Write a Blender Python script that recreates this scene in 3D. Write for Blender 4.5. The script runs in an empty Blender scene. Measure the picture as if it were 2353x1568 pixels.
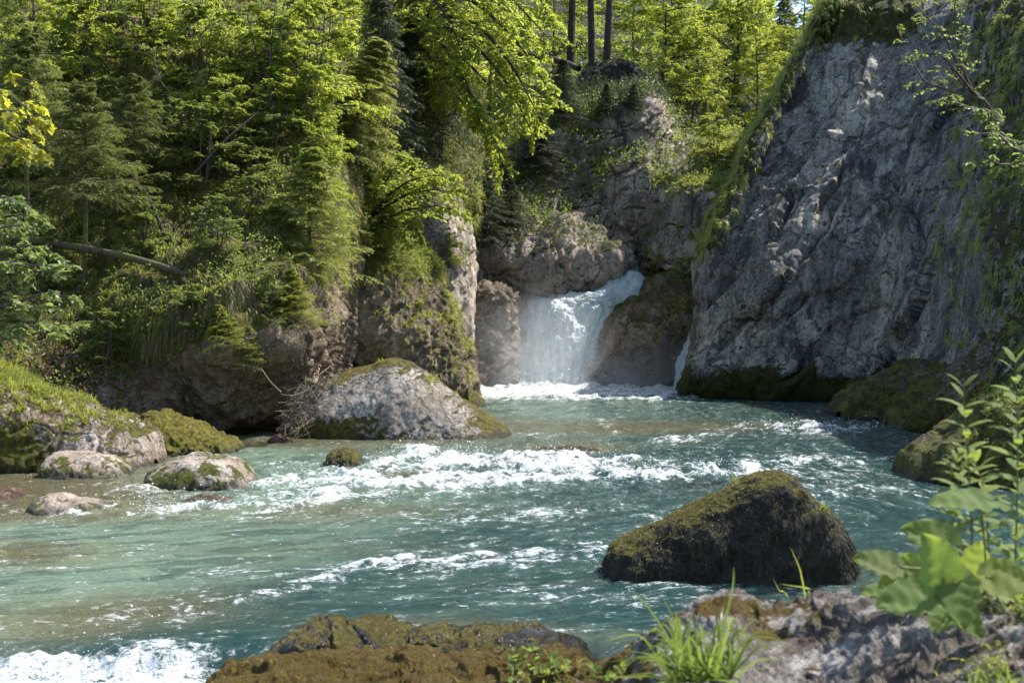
import bpy, math, random
import numpy as np
random.seed(7)
SC = bpy.context.scene
COL = SC.collection
# ------------------------------------------------------------------ camera model (z = 0 is the water, metres)
F, CX, HY, CH = 3267.0, 1176.0, 741.0, 2.2
def W(px, py, Y):
    return np.array([(px-CX)/F*Y, Y, CH+(HY-py)/F*Y])
def proj(p):
    Y = np.maximum(p[..., 1], .1)
    return p[..., 0]/Y*F+CX, HY-(p[..., 2]-CH)/Y*F
def baseY(py): return CH*F/(py-HY)
def sst(a, b, x):
    t = np.clip((x-a)/(b-a), 0, 1); return t*t*(3-2*t)
def nrm(v): return v/np.maximum(np.linalg.norm(v, axis=-1, keepdims=True), 1e-9)
# ------------------------------------------------------------------ noise
_r = np.random.RandomState(3)
PERM = np.tile(_r.permutation(256), 3)
GR = nrm(_r.normal(size=(256, 3)))
def perlin(p):
    p = np.asarray(p, float); i = np.floor(p).astype(int); f = p-i; i &= 255
    u = f*f*f*(f*(f*6-15)+10)
    def g(a, b, c):
        h = PERM[PERM[PERM[i[..., 0]+a]+i[..., 1]+b]+i[..., 2]+c]
        gr = GR[h]
        return gr[..., 0]*(f[..., 0]-a)+gr[..., 1]*(f[..., 1]-b)+gr[..., 2]*(f[..., 2]-c)
    ux, uy, uz = u[..., 0], u[..., 1], u[..., 2]
    x00 = g(0,0,0)*(1-ux)+g(1,0,0)*ux; x10 = g(0,1,0)*(1-ux)+g(1,1,0)*ux
    x01 = g(0,0,1)*(1-ux)+g(1,0,1)*ux; x11 = g(0,1,1)*(1-ux)+g(1,1,1)*ux
    a = x00*(1-uy)+x10*uy; b = x01*(1-uy)+x11*uy
    return (a*(1-uz)+b*uz)*1.5
def fbm(p, o=4, g=.5):
    s = 0; a = 1; t = 0
    for k in range(o):
        s = s+a*perlin(p*2**k+17.3*k); t += a; a *= g
    return s/t
def ridged(p, o=4):
    s = 0; a = 1; t = 0
    for k in range(o):
        s = s+a*(1-2*np.abs(perlin(p*2**k+9.1*k))); t += a; a *= .5
    return s/t
CELL = _r.rand(256, 3)
def worley(p):
    i0 = np.floor(p).astype(int); f1 = np.full(p.shape[:-1], 9.); f2 = f1.copy(); val = np.zeros(p.shape[:-1])
    for a in (-1,0,1):
        for b in (-1,0,1):
            for c in (-1,0,1):
                j = i0+np.array([a,b,c]); jj = j & 255
                h = PERM[PERM[PERM[jj[..., 0]]+jj[..., 1]]+jj[..., 2]]
                d = np.linalg.norm(j+CELL[h]-p, axis=-1)
                m = d < f1
                f2 = np.where(m, f1, np.minimum(f2, d)); val = np.where(m, h/255., val); f1 = np.where(m, d, f1)
    return f1, f2, val
# ------------------------------------------------------------------ nodes
class NT:
    def __init__(s, name):
        s.m = bpy.data.materials.new(name); s.m.use_nodes = True; s.t = s.m.node_tree; s.t.nodes.clear()
        s.out = s.t.nodes.new('ShaderNodeOutputMaterial')
    def set(s, sock, v):
        if v is None: return
        if isinstance(v, bpy.types.NodeSocket): s.t.links.new(v, sock)
        elif isinstance(v, bpy.types.Node): s.t.links.new(v.outputs[0], sock)
        elif isinstance(v, (tuple, list)) and len(v) == 3 and sock.type == 'RGBA': sock.default_value = (*v, 1)
        else: sock.default_value = v
    def n(s, t, props=None, **k):
        nd = s.t.nodes.new('ShaderNode'+t)
        for a, b in (props or {}).items(): setattr(nd, a, b)
        for a, v in k.items():
            a = a.replace('_', ' ')
            sock = nd.inputs[int(a[1:])] if a[0] == 'i' and a[1:].isdigit() else nd.inputs[a]
            s.set(sock, v)
        return nd
    def math(s, op, a, b=0., c=None, clamp=False):
        nd = s.n('Math', {'operation': op, 'use_clamp': clamp}, i0=a, i1=b)
        if c is not None: s.set(nd.inputs[2], c)
        return nd.outputs[0]
    def mix(s, f, a, b):
        nd = s.n('Mix', {'data_type': 'RGBA'}); s.set(nd.inputs[0], f); s.set(nd.inputs[6], a); s.set(nd.inputs[7], b)
        return nd.outputs[2]
    def noise(s, vec, scale, detail=4, rough=.55, dist=0.):
        return s.n('TexNoise', None, Vector=vec, Scale=scale, Detail=detail, Roughness=rough, Distortion=dist).outputs[0]
    def step(s, v, a, b):
        return s.n('MapRange', {'interpolation_type': 'SMOOTHSTEP'}, Value=v, i1=a, i2=b).outputs[0]
    def attr(s, name): return s.n('Attribute', {'attribute_name': name}).outputs['Fac']
    def scale(s, vec, sc, rot=(0,0,0)):
        return s.n('Mapping', None, Vector=vec, Scale=sc, Rotation=rot).outputs[0]
    def bump(s, h, dist, strength=1., normal=None):
        return s.n('Bump', None, Height=h, Distance=dist, Strength=strength, Normal=normal).outputs[0]
def ramp(nt, fac, stops):
    nd = nt.n('ValToRGB', None, Fac=fac); e = nd.color_ramp.elements
    while len(e) < len(stops): e.new(.5)
    for k, (p, c) in enumerate(stops): e[k].position = p; e[k].color = (*c, 1)
    return nd.outputs[0]
def rock_mat(name, cols, moss=(.085,.085,.012), moss2=(.035,.045,.008), scale=1., streak=.5, rough=.85, bumpd=.06, spots=.3, mthr=.5, crackk=.35, msc=2.3, stain=0.):
    t = NT(name); P = t.n('NewGeometry').outputs['Position']
    big = t.noise(P, .35*scale, 5, .6, .6); med = t.noise(P, 1.7*scale, 6, .65, .4); fine = t.noise(P, 9*scale, 6, .7)
    st = t.noise(t.scale(P, (1.4*scale, 1.4*scale, .22*scale), (0,.5,0)), 1., 5, .65, .5)
    c = ramp(t, big, [(.33, cols[0]), (.5, cols[1]), (.64, cols[2])])
    c = t.mix(t.math('MULTIPLY', t.step(st, .48, .62), streak), c, cols[3])
    c = t.mix(t.math('MULTIPLY', t.step(med, .5, .66), .6), c, cols[0])
    c = t.mix(t.math('MULTIPLY', t.step(fine, .44, .62), .6), c, tuple(x*.35 for x in cols[0]))
    c = t.mix(t.math('MULTIPLY', t.step(t.noise(P, 16*scale, 3, .7), .55, .68), .45), c, cols[2])
    v = t.n('TexVoronoi', None, Vector=P, Scale=11*scale, Randomness=1.)
    c = t.mix(t.math('MULTIPLY', t.math('LESS_THAN', v.outputs['Distance'], .26), t.math('MULTIPLY', t.step(med, .42, .6), spots)), c, (.5,.49,.46))
    wv = t.n('TexVoronoi', {'feature': 'DISTANCE_TO_EDGE'}, Vector=t.scale(t.n('VectorMath', {'operation': 'ADD'}, i0=P, i1=t.n('TexNoise', None, Vector=P, Scale=1.1*scale, Detail=6., Roughness=.7).outputs['Color']).outputs[0], (1, 1, .6), (.5,.6,.3)), Scale=.75*scale)
    crack = t.math('MULTIPLY', t.step(wv.outputs[0], .035, 0.), t.step(big, .42, .56))
    c = t.mix(t.math('MULTIPLY', crack, crackk), c, (.03,.026,.022))
    if stain:
        v1 = t.noise(t.scale(P, (.9*scale, .9*scale, .16*scale), (0,.22,0)), 1., 6, .7, .8); v2 = t.noise(t.scale(P, (3.2*scale, 3.2*scale, .5*scale), (0,.35,0)), 1., 5, .7, .5)
        c = t.mix(t.math('MULTIPLY', t.step(v1, .50, .62), stain), c, (.050,.054,.062)); c = t.mix(t.math('MULTIPLY', t.step(v2, .54, .68), stain*.7), c, (.42,.40,.36)); c = t.mix(t.math('MULTIPLY', t.step(v2, .44, .34), stain*.6), c, (.085,.080,.072))
    mo = t.math('ADD', t.attr('moss'), t.math('MULTIPLY', t.math('SUBTRACT', t.noise(P, msc*scale, 6, .7, .5), .5), 1.7))
    mf = t.step(mo, mthr-.05, mthr+.07)
    mcol = t.mix(t.step(t.noise(P, 5*scale, 5, .7), .4, .62), moss2, moss)
    c = t.mix(mf, c, mcol)
    wet = 0. if name == 'river_pebbles' else t.step(t.math('ADD', t.n('SeparateXYZ', None, Vector=P).outputs[2], t.math('MULTIPLY', t.math('SUBTRACT', med, .5), .35)), .16, .04)
    c = t.mix(t.math('MULTIPLY', wet, .72), c, (.020,.017,.012))
    h = t.math('ADD', t.math('MULTIPLY', med, 1.), t.math('MULTIPLY', fine, .45))
    h = t.math('ADD', h, t.math('MULTIPLY', t.noise(P, 28*scale, 4, .7), .16))
    h = t.math('SUBTRACT', h, t.math('MULTIPLY', crack, .35))
    h = t.math('ADD', h, t.math('MULTIPLY', mf, t.math('ADD', .3, t.math('MULTIPLY', t.noise(P, 40*scale, 3, .8), .5))))
    b = t.n('BsdfPrincipled', None, Base_Color=c, Roughness=t.math('SUBTRACT', rough, t.math('MULTIPLY', wet, min(rough, .55)-.1)), Normal=t.bump(h, bumpd, 1.))
    b.inputs['Specular IOR Level'].default_value = .3
    t.set(t.out.inputs[0], b); return t.m
def leaf_mat(name, c1, c2, c3, tr, trf=.45, rough=.45):
    t = NT(name); r = t.attr('rnd'); oi = t.n('ObjectInfo').outputs['Random']
    c = ramp(t, r, [(0., c1), (.55, c2), (1., c3)])
    c = t.n('HueSaturation', None, Saturation=.9, Hue=t.math('ADD', .472, t.math('MULTIPLY', oi, .03)), Value=t.math('ADD', .8, t.math('MULTIPLY', oi, .4)), Color=c).outputs[0]
    d = t.n('BsdfPrincipled', None, Base_Color=c, Roughness=rough); d.inputs['Specular IOR Level'].default_value = .35
    tl = t.n('BsdfTranslucent', None, Color=t.mix(r, (tr[0]*.72, tr[1]*.7, tr[2]*1.6), (tr[0]*1.08, tr[1]*.98, tr[2]*1.8)))
    mx = t.n('MixShader', None, Fac=trf); t.set(mx.inputs[1], d); t.set(mx.inputs[2], tl)
    t.set(t.out.inputs[0], mx); return t.m
def bark_mat(name, a, b, moss=0.):
    t = NT(name); P = t.n('NewGeometry').outputs['Position']
    s = t.noise(t.scale(P, (14,14,3)), 1., 5, .7); c = t.mix(t.step(s, .35, .65), a, b)
    if moss: c = t.mix(t.math('MULTIPLY', t.step(t.noise(P, 3, 5, .7), .42, .55), moss), c, (.07,.08,.012))
    d = t.n('BsdfPrincipled', None, Base_Color=c, Roughness=.9, Normal=t.bump(s, .02, 1.)); t.set(t.out.inputs[0], d); return t.m

M = {}
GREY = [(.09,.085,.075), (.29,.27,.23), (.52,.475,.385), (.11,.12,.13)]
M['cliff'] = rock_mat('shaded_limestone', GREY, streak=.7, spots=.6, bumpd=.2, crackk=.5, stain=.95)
M['back'] = rock_mat('gorge_limestone', [(.15,.12,.095), (.35,.285,.235), (.54,.455,.37), (.21,.19,.175)], streak=.35, bumpd=.16, scale=.8, stain=.45, crackk=.6)
M['brown'] = rock_mat('brown_rock', [(.07,.05,.032), (.19,.138,.088), (.34,.255,.17), (.07,.06,.042)], streak=.4, bumpd=.15, moss=(.15,.14,.016), moss2=(.05,.055,.012), stain=.3)
M['bank'] = rock_mat('bank_rock', [(.13,.085,.055), (.30,.24,.19), (.50,.45,.41), (.14,.09,.05)], streak=.6, bumpd=.08, scale=2.2, moss=(.13,.13,.012), moss2=(.06,.055,.01))
M['white'] = rock_mat('pale_boulder', [(.13,.10,.075), (.30,.26,.215), (.46,.42,.37), (.15,.115,.08)], streak=.4, bumpd=.06, scale=2., stain=.45, crackk=.7, moss=(.15,.105,.012), moss2=(.035,.045,.008))
M['small'] = rock_mat('pale_stone', [(.17,.12,.085), (.33,.28,.23), (.47,.42,.37), (.18,.12,.07)], streak=.3, bumpd=.03, scale=3.5, moss=(.12,.12,.01), moss2=(.04,.05,.008))
M['mossy'] = rock_mat('bright_moss_rock', [(.03,.03,.015), (.06,.05,.025), (.1,.08,.05), (.03,.03,.015)], bumpd=.06, scale=3., spots=.05, moss=(.19,.17,.014), moss2=(.07,.065,.01))
M['mossrock'] = rock_mat('dark_mossy_rock', [(.012,.013,.010), (.028,.024,.016), (.05,.042,.03), (.010,.011,.010)], streak=.5, bumpd=.05, scale=3.5, spots=.1, moss=(.13,.12,.014), moss2=(.04,.036,.010))
M['fore'] = rock_mat('foreground_rock', [(.05,.032,.02), (.24,.205,.17), (.68,.65,.62), (.06,.035,.02)], streak=.5, bumpd=.03, scale=20., msc=.6, spots=.2, moss=(.17,.13,.012), moss2=(.10,.05,.012))
M['soil'] = rock_mat('forest_floor', [(.025,.018,.012), (.05,.036,.024), (.085,.06,.042), (.03,.022,.014)], streak=.3, bumpd=.12, spots=.0, scale=1.5, moss=(.05,.055,.012), moss2=(.025,.03,.008))
M['bed'] = rock_mat('river_pebbles', [(.20,.16,.10), (.34,.28,.18), (.46,.40,.28), (.16,.12,.07)], bumpd=.03, scale=4, moss=(.2,.17,.05))
M['wetstone'] = rock_mat('wet_red_stone', [(.12,.05,.03), (.22,.12,.07), (.30,.2,.13), (.1,.04,.03)], bumpd=.03, scale=4, rough=.25, moss=(.12,.09,.02))
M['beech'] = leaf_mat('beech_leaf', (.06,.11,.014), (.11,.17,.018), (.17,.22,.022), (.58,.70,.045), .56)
M['beechshade'] = leaf_mat('shaded_beech_leaf', (.04,.08,.014), (.07,.12,.018), (.11,.16,.022), (.32,.46,.035), .45)  # darker copy of the beech leaf, shade put into its colour
M['yellowleaf'] = leaf_mat('young_maple_leaf', (.12,.16,.012), (.18,.22,.015), (.24,.27,.02), (.62,.66,.03), .55)
M['maple'] = leaf_mat('maple_leaf', (.08,.13,.03), (.12,.18,.045), (.17,.23,.06), (.35,.48,.06), .42)
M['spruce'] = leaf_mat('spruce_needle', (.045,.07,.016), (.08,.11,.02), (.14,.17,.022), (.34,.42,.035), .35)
M['sprucelit'] = leaf_mat('lit_young_spruce_needle', (.09,.13,.018), (.14,.18,.02), (.21,.25,.025), (.52,.6,.045), .42)  # lit copy of the spruce needle, sunlight put into its colour
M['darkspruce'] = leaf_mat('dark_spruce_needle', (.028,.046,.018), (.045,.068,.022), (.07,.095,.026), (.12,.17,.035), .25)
M['grass'] = leaf_mat('grass_blade', (.11,.10,.025), (.12,.155,.02), (.19,.22,.026), (.52,.58,.05), .48)
M['drygrass'] = leaf_mat('dry_grass_blade', (.16,.11,.05), (.12,.11,.03), (.12,.14,.025), (.3,.3,.06), .35)
M['herb'] = leaf_mat('herb_leaf', (.05,.085,.014), (.09,.135,.02), (.15,.19,.028), (.40,.52,.05), .48)
M['litter'] = leaf_mat('dead_leaf', (.09,.05,.03), (.15,.085,.055), (.22,.14,.10), (.2,.1,.05), .15)
M['bark'] = bark_mat('grey_bark', (.05,.04,.032), (.11,.09,.075))
M['darkbark'] = bark_mat('dark_bark', (.02,.016,.012), (.05,.04,.032))
M['mossbark'] = bark_mat('mossy_bark', (.04,.03,.02), (.09,.065,.045), .8)
M['deadwood'] = bark_mat('bleached_wood', (.22,.17,.12), (.42,.36,.29))
M['drift'] = bark_mat('driftwood', (.10,.07,.05), (.30,.235,.17))
M['log'] = bark_mat('log_wood', (.12,.07,.035), (.26,.17,.09), .35)
# ------------------------------------------------------------------ mesh helpers
def mesh_obj(name, v, faces, mat, parent=None, attrs=None, uv=None, smooth=True):
    """faces: list of int arrays (n,k)"""
    me = bpy.data.meshes.new(name)
    v = np.asarray(v, dtype=np.float32).reshape(-1, 3)
    faces = [np.asarray(f) for f in faces if len(f)]
    nl = sum(f.size for f in faces); nf = sum(len(f) for f in faces)
    me.vertices.add(len(v)); me.vertices.foreach_set('co', v.ravel())
    me.loops.add(nl); lv = np.concatenate([f.ravel() for f in faces]).astype(np.int32); me.loops.foreach_set('vertex_index', lv)
    tot = np.concatenate([np.full(len(f), f.shape[1]) for f in faces]); st = np.concatenate([[0], np.cumsum(tot)[:-1]])
    me.polygons.add(nf); me.polygons.foreach_set('loop_start', st.astype(np.int32)); me.polygons.foreach_set('loop_total', tot.astype(np.int32))
    me.polygons.foreach_set('use_smooth', np.full(nf, smooth))
    for k, a in (attrs or {}).items():
        at = me.attributes.new(k, 'FLOAT', 'POINT'); at.data.foreach_set('value', np.asarray(a, dtype=np.float32).ravel())
    if uv is not None:
        l = me.uv_layers.new(name='UVMap'); l.data.foreach_set('uv', np.asarray(uv, dtype=np.float32)[lv].ravel())
    me.update(calc_edges=True); me.materials.append(mat)
    o = bpy.data.objects.new(name, me); COL.objects.link(o)
    if parent: o.parent = parent
    return o
def tag(o, label=None, cat=None, group=None, kind=None):
    if label: o['label'] = label
    if cat: o['category'] = cat
    if group: o['group'] = group
    if kind: o['kind'] = kind
    return o
def empty(name, loc=(0,0,0)):
    o = bpy.data.objects.new(name, None); COL.objects.link(o); o.location = loc; o.empty_display_size = .3; return o
def gridfaces(r, c, off=0, wrap=False):
    i = np.arange(r-1)[:, None]*c; j = np.arange(c-1)[None]
    a = (i+j).ravel()+off
    f = np.stack([a, a+1, a+c+1, a+c], 1)
    if wrap:
        a = np.arange(r-1)*c+off
        f = np.concatenate([f, np.stack([a+c-1, a, a+c, a+2*c-1], 1)])
    return f
def crom(P, n, axis):
    P = np.moveaxis(np.asarray(P, float), axis, 0); k = len(P)
    t = np.linspace(0, k-1, n); i = np.minimum(t.astype(int), k-2); f = (t-i).reshape(-1, *([1]*(P.ndim-1)))
    E = np.concatenate([2*P[:1]-P[1:2], P, 2*P[-1:]-P[-2:-1]])
    p0, p1, p2, p3 = E[i], E[i+1], E[i+2], E[i+3]
    o = .5*((2*p1)+(-p0+p2)*f+(2*p0-5*p1+4*p2-p3)*f*f+(-p0+3*p1-3*p2+p3)*f**3)
    return np.moveaxis(o, 0, axis)
def gnormals(G, toward=None):
    n = nrm(np.cross(np.gradient(G, axis=0), np.gradient(G, axis=1)))
    if toward is None: toward = np.array([0,0,CH])
    if np.mean(np.sum(n*(toward-G), -1)) < 0: n = -n
    return n
CELLK = {'v': .3}
def rockify(G, N, amp, sc, seed=0., layer=0., ldir=(.62,.15,-.72), fine=1.):
    p = G/sc+seed; ck = CELLK['v']
    w = .45*np.stack([fbm(p*1.1, 3), fbm(p*1.1+31, 3), fbm(p*1.1+57, 3)], -1)
    f1, f2, cv = worley((p+w)*1.1)
    d = .85*fbm(p*.6, 3)+.42*ridged((p+w)*1.0, 5)+ck*(.9*(cv-.5)*sst(0, .5, f2-f1)-.3*sst(.08, 0, f2-f1))+fine*.34*fbm(p*4.3+w, 5, .6)
    l3 = nrm(np.array([.66, .25, .70])); al = (p@l3)[..., None]*l3      # grooves running up to the right
    q3 = (p-al)*2.6+al*.55+w
    d += .30*fine*ridged(q3, 4)
    g1, g2, gv = worley((p+w*.5)*3.4); d += fine*(.13*(gv-.5)*sst(0, .4, g2-g1))
    if layer:
        q = G@nrm(np.array(ldir))/(.55*sc)+.9*fbm(p*1.3, 3); q = q-np.floor(q)
        d += layer*(q-.5)*sst(1, .85, q)*(.5+.5*sst(-.2,.3,fbm(p*.8+5,2)))
    return G+N*(amp*d)[..., None]
def orient(G, F_):  # make face winding agree with camera-facing normals
    return F_
def relief(name, ctrl, nr, nc, mat, amp=.5, sc=2., seed=0., moss=None, layer=0., fine=1., parent=None, world=False, post=None):
    c = np.array(ctrl, float)
    Wd = c if world else np.stack([(c[..., 0]-CX)/F*c[..., 2], c[..., 2], CH+(HY-c[..., 1])/F*c[..., 2]], -1)
    G = crom(crom(Wd, nr, 0), nc, 1)
    N = gnormals(G)
    G = rockify(G, N, amp, sc, seed, layer, fine=fine)
    if post: G = post(G, N)
    N = gnormals(G)
    px, py = proj(G)
    m = moss(G, N, px, py) if moss else np.zeros(G.shape[:2])
    f = gridfaces(nr, nc)
    fn = np.cross(G[0,1]-G[0,0], G[1,0]-G[0,0])
    if np.mean(np.sum(np.cross(np.gradient(G, axis=1), np.gradient(G, axis=0))*N, -1)) < 0: f = f[:, ::-1]
    o = mesh_obj(name, G, [f], mat, parent, {'moss': m})
    return o, G, N
def boulder(name, prof, yfront, df, db, mat, zb=-.35, amp=.12, sc=.8, seed=0., nx=150, na=110, e1=.8, e2=.75, moss=None, ridge=0., parent=None, lean=0., wp=.5):
    Y0 = yfront+df; pr = np.array(prof, float)
    xs = np.linspace(pr[0, 0], pr[-1, 0], nx); pt = np.interp(xs, pr[:, 0], pr[:, 1])
    X = (xs-CX)/F*Y0; Z = CH+(HY-pt)/F*Y0; H = np.maximum(Z-zb, .02); w = (H/H.max())**wp
    u = np.linspace(0, 1, nx); w = w*np.clip(np.minimum(u, 1-u)*12, 0.03, 1)**.5
    ph = np.linspace(0, np.pi, na)
    c, s = np.cos(ph), np.sin(ph)
    yy = np.where(c > 0, -df, db)*np.abs(c)**e1
    G = np.zeros((nx, na, 3))
    G[..., 0] = X[:, None]; G[..., 1] = Y0+yy[None]*w[:, None]+ridge*(u[:, None]-.5); G[..., 2] = zb+H[:, None]*(s[None]**e2)
    G[..., 0] += lean*(G[..., 2]-zb)*0
    cen = np.array([X.mean(), Y0, zb]); N = nrm(np.cross(np.gradient(G, axis=0), np.gradient(G, axis=1)))
    if np.mean(np.sum(N*(G-cen), -1)) < 0: N = -N
    ed = np.clip(np.minimum(u, 1-u)*10, 0, 1)[:, None, None]
    G2 = rockify(G, N, amp, sc, seed); G = G+(G2-G)*(.3+.7*ed)
    N = nrm(np.cross(np.gradient(G, axis=0), np.gradient(G, axis=1)))
    if np.mean(np.sum(N*(G-cen), -1)) < 0: N = -N
    px, py = proj(G); m = moss(G, N, px, py) if moss else sst(.4, .9, N[..., 2])*.6
    f = gridfaces(nx, na)
    if np.mean(np.sum(np.cross(np.gradient(G, axis=1), np.gradient(G, axis=0))*N, -1)) < 0: f = f[:, ::-1]
    o = mesh_obj(name, G, [f], mat, parent, {'moss': m}); return o, G, N
# ------------------------------------------------------------------ vegetation arrays
def tpl(pts, faces): return np.array(pts, float), faces
T_DIA = tpl([(0,0,0), (.5,.32,.10), (1,0,-.05), (.5,-.32,.10)], [np.array([[0,1,2,3]])])
T_OVAL = tpl([(0,0,0), (.3,.26,.07), (.7,.24,.05), (1,0,-.08), (.7,-.24,.05), (.3,-.26,.07)], [np.array([[0,1,2,3], [0,3,4,5]])])
T_NEED = tpl([(0,0,0), (.45,.10,.0), (1,0,0), (.45,-.10,.0)], [np.array([[0,1,2,3]])])
_ma = [(0,-.05,-.0), (.02,-.42,.02), (.28,-.34,.05), (.42,-.62,-.06), (.55,-.3,.05), (.72,-.26,.02), (1.05,0,-.12), (.72,.26,.02), (.55,.3,.05), (.42,.62,-.06), (.28,.34,.05), (.02,.42,.02), (0,.05,0), (.35,0,-.02)]
T_MAPLE = tpl(_ma, [np.array([[13, i, i+1] for i in range(12)])])
T_LANCE = tpl([(0,0,0), (.18,.10,.03), (.5,.14,.04), (.8,.08,.0), (1,0,-.1), (.8,-.08,.0), (.5,-.14,.04), (.18,-.10,.03)], [np.array([[0,1,7,7],[1,2,6,7],[2,3,5,6],[3,4,5,5]])[:, :4]])
T_LANCE = (T_LANCE[0], [np.array([[1,2,6,7],[2,3,5,6]]), np.array([[0,1,7],[3,4,5]])])
class Buf:
    def __init__(s): s.v = []; s.f = {}; s.a = []; s.n = 0
    def raw(s, v, faces, rnd):
        v = v.reshape(-1, 3); s.v.append(v.astype(np.float32)); s.a.append(np.broadcast_to(rnd, (len(v),)).astype(np.float32))
        for f in faces: s.f.setdefault(f.shape[1], []).append(f+s.n)
        s.n += len(v)
    def leaves(s, T, base, axis, normal, size, rnd):
        tv, tf = T; n = len(base)
        if not n: return
        axis = nrm(axis); side = nrm(np.cross(normal, axis)); nn = np.cross(axis, side)
        size = np.broadcast_to(size, (n,))[:, None, None]
        v = base[:, None]+size*(tv[None, :, 0:1]*axis[:, None]+tv[None, :, 1:2]*side[:, None]+tv[None, :, 2:3]*nn[:, None])
        off = (np.arange(n)*len(tv))[:, None, None]
        s.raw(v, [(f[None]+off).reshape(-1, f.shape[1]) for f in tf], np.repeat(rnd, len(tv)))
    def tubes(s, P, R, sides=5, rnd=.5):
        n, k, _ = P.shape; T = nrm(np.gradient(P, axis=1))
        up = np.where(np.abs(T[..., 2:3]) > .9, np.array([1.,0,0]), np.array([0,0,1.]))
        a = nrm(np.cross(T, up)); b = np.cross(T, a); th = np.linspace(0, 2*np.pi, sides, endpoint=False)
        v = P[:, :, None]+R[:, :, None, None]*(a[:, :, None]*np.cos(th)[:, None]+b[:, :, None]*np.sin(th)[:, None])
        f = gridfaces(k, sides, wrap=True); off = (np.arange(n)*k*sides)[:, None, None]
        s.raw(v, [(f[None]+off).reshape(-1, 4)], rnd)
    def blades(s, base, dirn, L, wid, droop, rnd, seg=4):
        n = len(base); t = np.linspace(0, 1, seg+1)[None, :, None]
        L = np.broadcast_to(L, (n,))[:, None, None]; wid = np.broadcast_to(wid, (n,))[:, None, None]; droop = np.broadcast_to(droop, (n,))[:, None, None]
        P = base[:, None]+dirn[:, None]*L*t*(1-.25*droop*t)+np.array([0,0,-1.])*L*droop*t*t
        sd = nrm(np.cross(dirn, np.array([0,0,1.])+.6*RS.normal(size=(n, 3))))[:, None]
        w = wid*(1-t**1.6)*.5+wid*.03
        v = np.stack([P-sd*w, P+sd*w], 2).reshape(n, -1, 3)
        q = np.arange(seg)*2; f = np.stack([q, q+1, q+3, q+2], 1); off = (np.arange(n)*(seg+1)*2)[:, None, None]
        s.raw(v, [(f[None]+off).reshape(-1, 4)], np.repeat(rnd, (seg+1)*2))
    def obj(s, name, mat, parent=None, smooth=False):
        return mesh_obj(name, np.concatenate(s.v), [np.concatenate(f) for f in s.f.values()], mat, parent, {'rnd': np.concatenate(s.a)}, smooth=smooth)
RS = np.random.RandomState(11)
def child(P, q, t0, t1, ang, L, droop, side='flat', jit=.25, taper=.6, k=5):
    """P (n,k,3) parents -> (n*q,k,3) children; L (n,) length of the longest child"""
    n, kk, _ = P.shape
    t = np.linspace(t0, t1, q)[None]+RS.uniform(-.4, .4, (n, q))*(t1-t0)/q; t = np.clip(t, 0, .999)
    x = t*(kk-1); i = x.astype(int); f = (x-i)[..., None]; r = np.arange(n)[:, None]
    base = P[r, i]*(1-f)+P[r, np.minimum(i+1, kk-1)]*f; tan = nrm(P[r, np.minimum(i+1, kk-1)]-P[r, i])
    if side == 'flat':
        sg = np.where((np.arange(q)+RS.randint(0, 2, (n, 1))) % 2, 1., -1.)[..., None]
        sv = nrm(np.cross(tan, np.array([0,0,1.])+jit*RS.normal(size=(n, 1, 3))))*sg
    else:
        a = np.arange(q)*2.39996+RS.rand(n, 1)*6.28
        sv = np.stack([np.cos(a), np.sin(a), np.zeros_like(a)], -1)
        sv = nrm(sv-tan*np.sum(sv*tan, -1, keepdims=True))
    d = nrm(tan*np.cos(ang)+sv*np.sin(ang)+jit*.6*RS.normal(size=(n, q, 3)))
    sh = (1-taper*(t-t0)/(max(t1-t0, 1e-3)))
    Ln = (np.broadcast_to(L, (n,))[:, None]*sh*RS.uniform(.75, 1.2, (n, q)))[..., None, None]
    s = np.linspace(0, 1, k)[None, None, :, None]
    C = base[:, :, None]+d[:, :, None]*Ln*s+np.array([0,0,-1.])*Ln*droop*s*s
    return C.reshape(-1, k, 3), Ln.reshape(-1)
def twig_leaves(buf, T, P, q, size, jit=.5, flat=.8, droopn=.3, t0=.1):
    n, k, _ = P.shape
    t = np.tile(np.linspace(t0, 1, q), (n, 1)); t = np.clip(t+RS.uniform(-.06, .06, t.shape), 0, .999)
    x = t*(k-1); i = x.astype(int); f = (x-i)[..., None]; r = np.arange(n)[:, None]
    base = P[r, i]*(1-f)+P[r, i+1]*f; tan = nrm(P[r, i+1]-P[r, i])
    sg = np.where(np.arange(q) % 2, 1., -1.)[None, :, None]
    sv = np.cross(tan, np.array([0,0,1.]))*sg
    d = nrm(tan*.7+sv*.8+jit*.5*RS.normal(size=base.shape)+np.array([0,0,-droopn])).reshape(-1, 3)
    nn = nrm(np.array([0,0,1.])*flat+(1-flat+.15)*2*RS.normal(size=d.shape)*.5)
    m = len(d); br = np.repeat(RS.rand(n)*.5, q)
    buf.leaves(T, base.reshape(-1, 3), d, nn, size*RS.uniform(.65, 1.25, m), np.clip(br+RS.rand(m)*.5, 0, 1))
def poly(pts, k=9): return crom(np.array(pts, float), k, 0)
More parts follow.
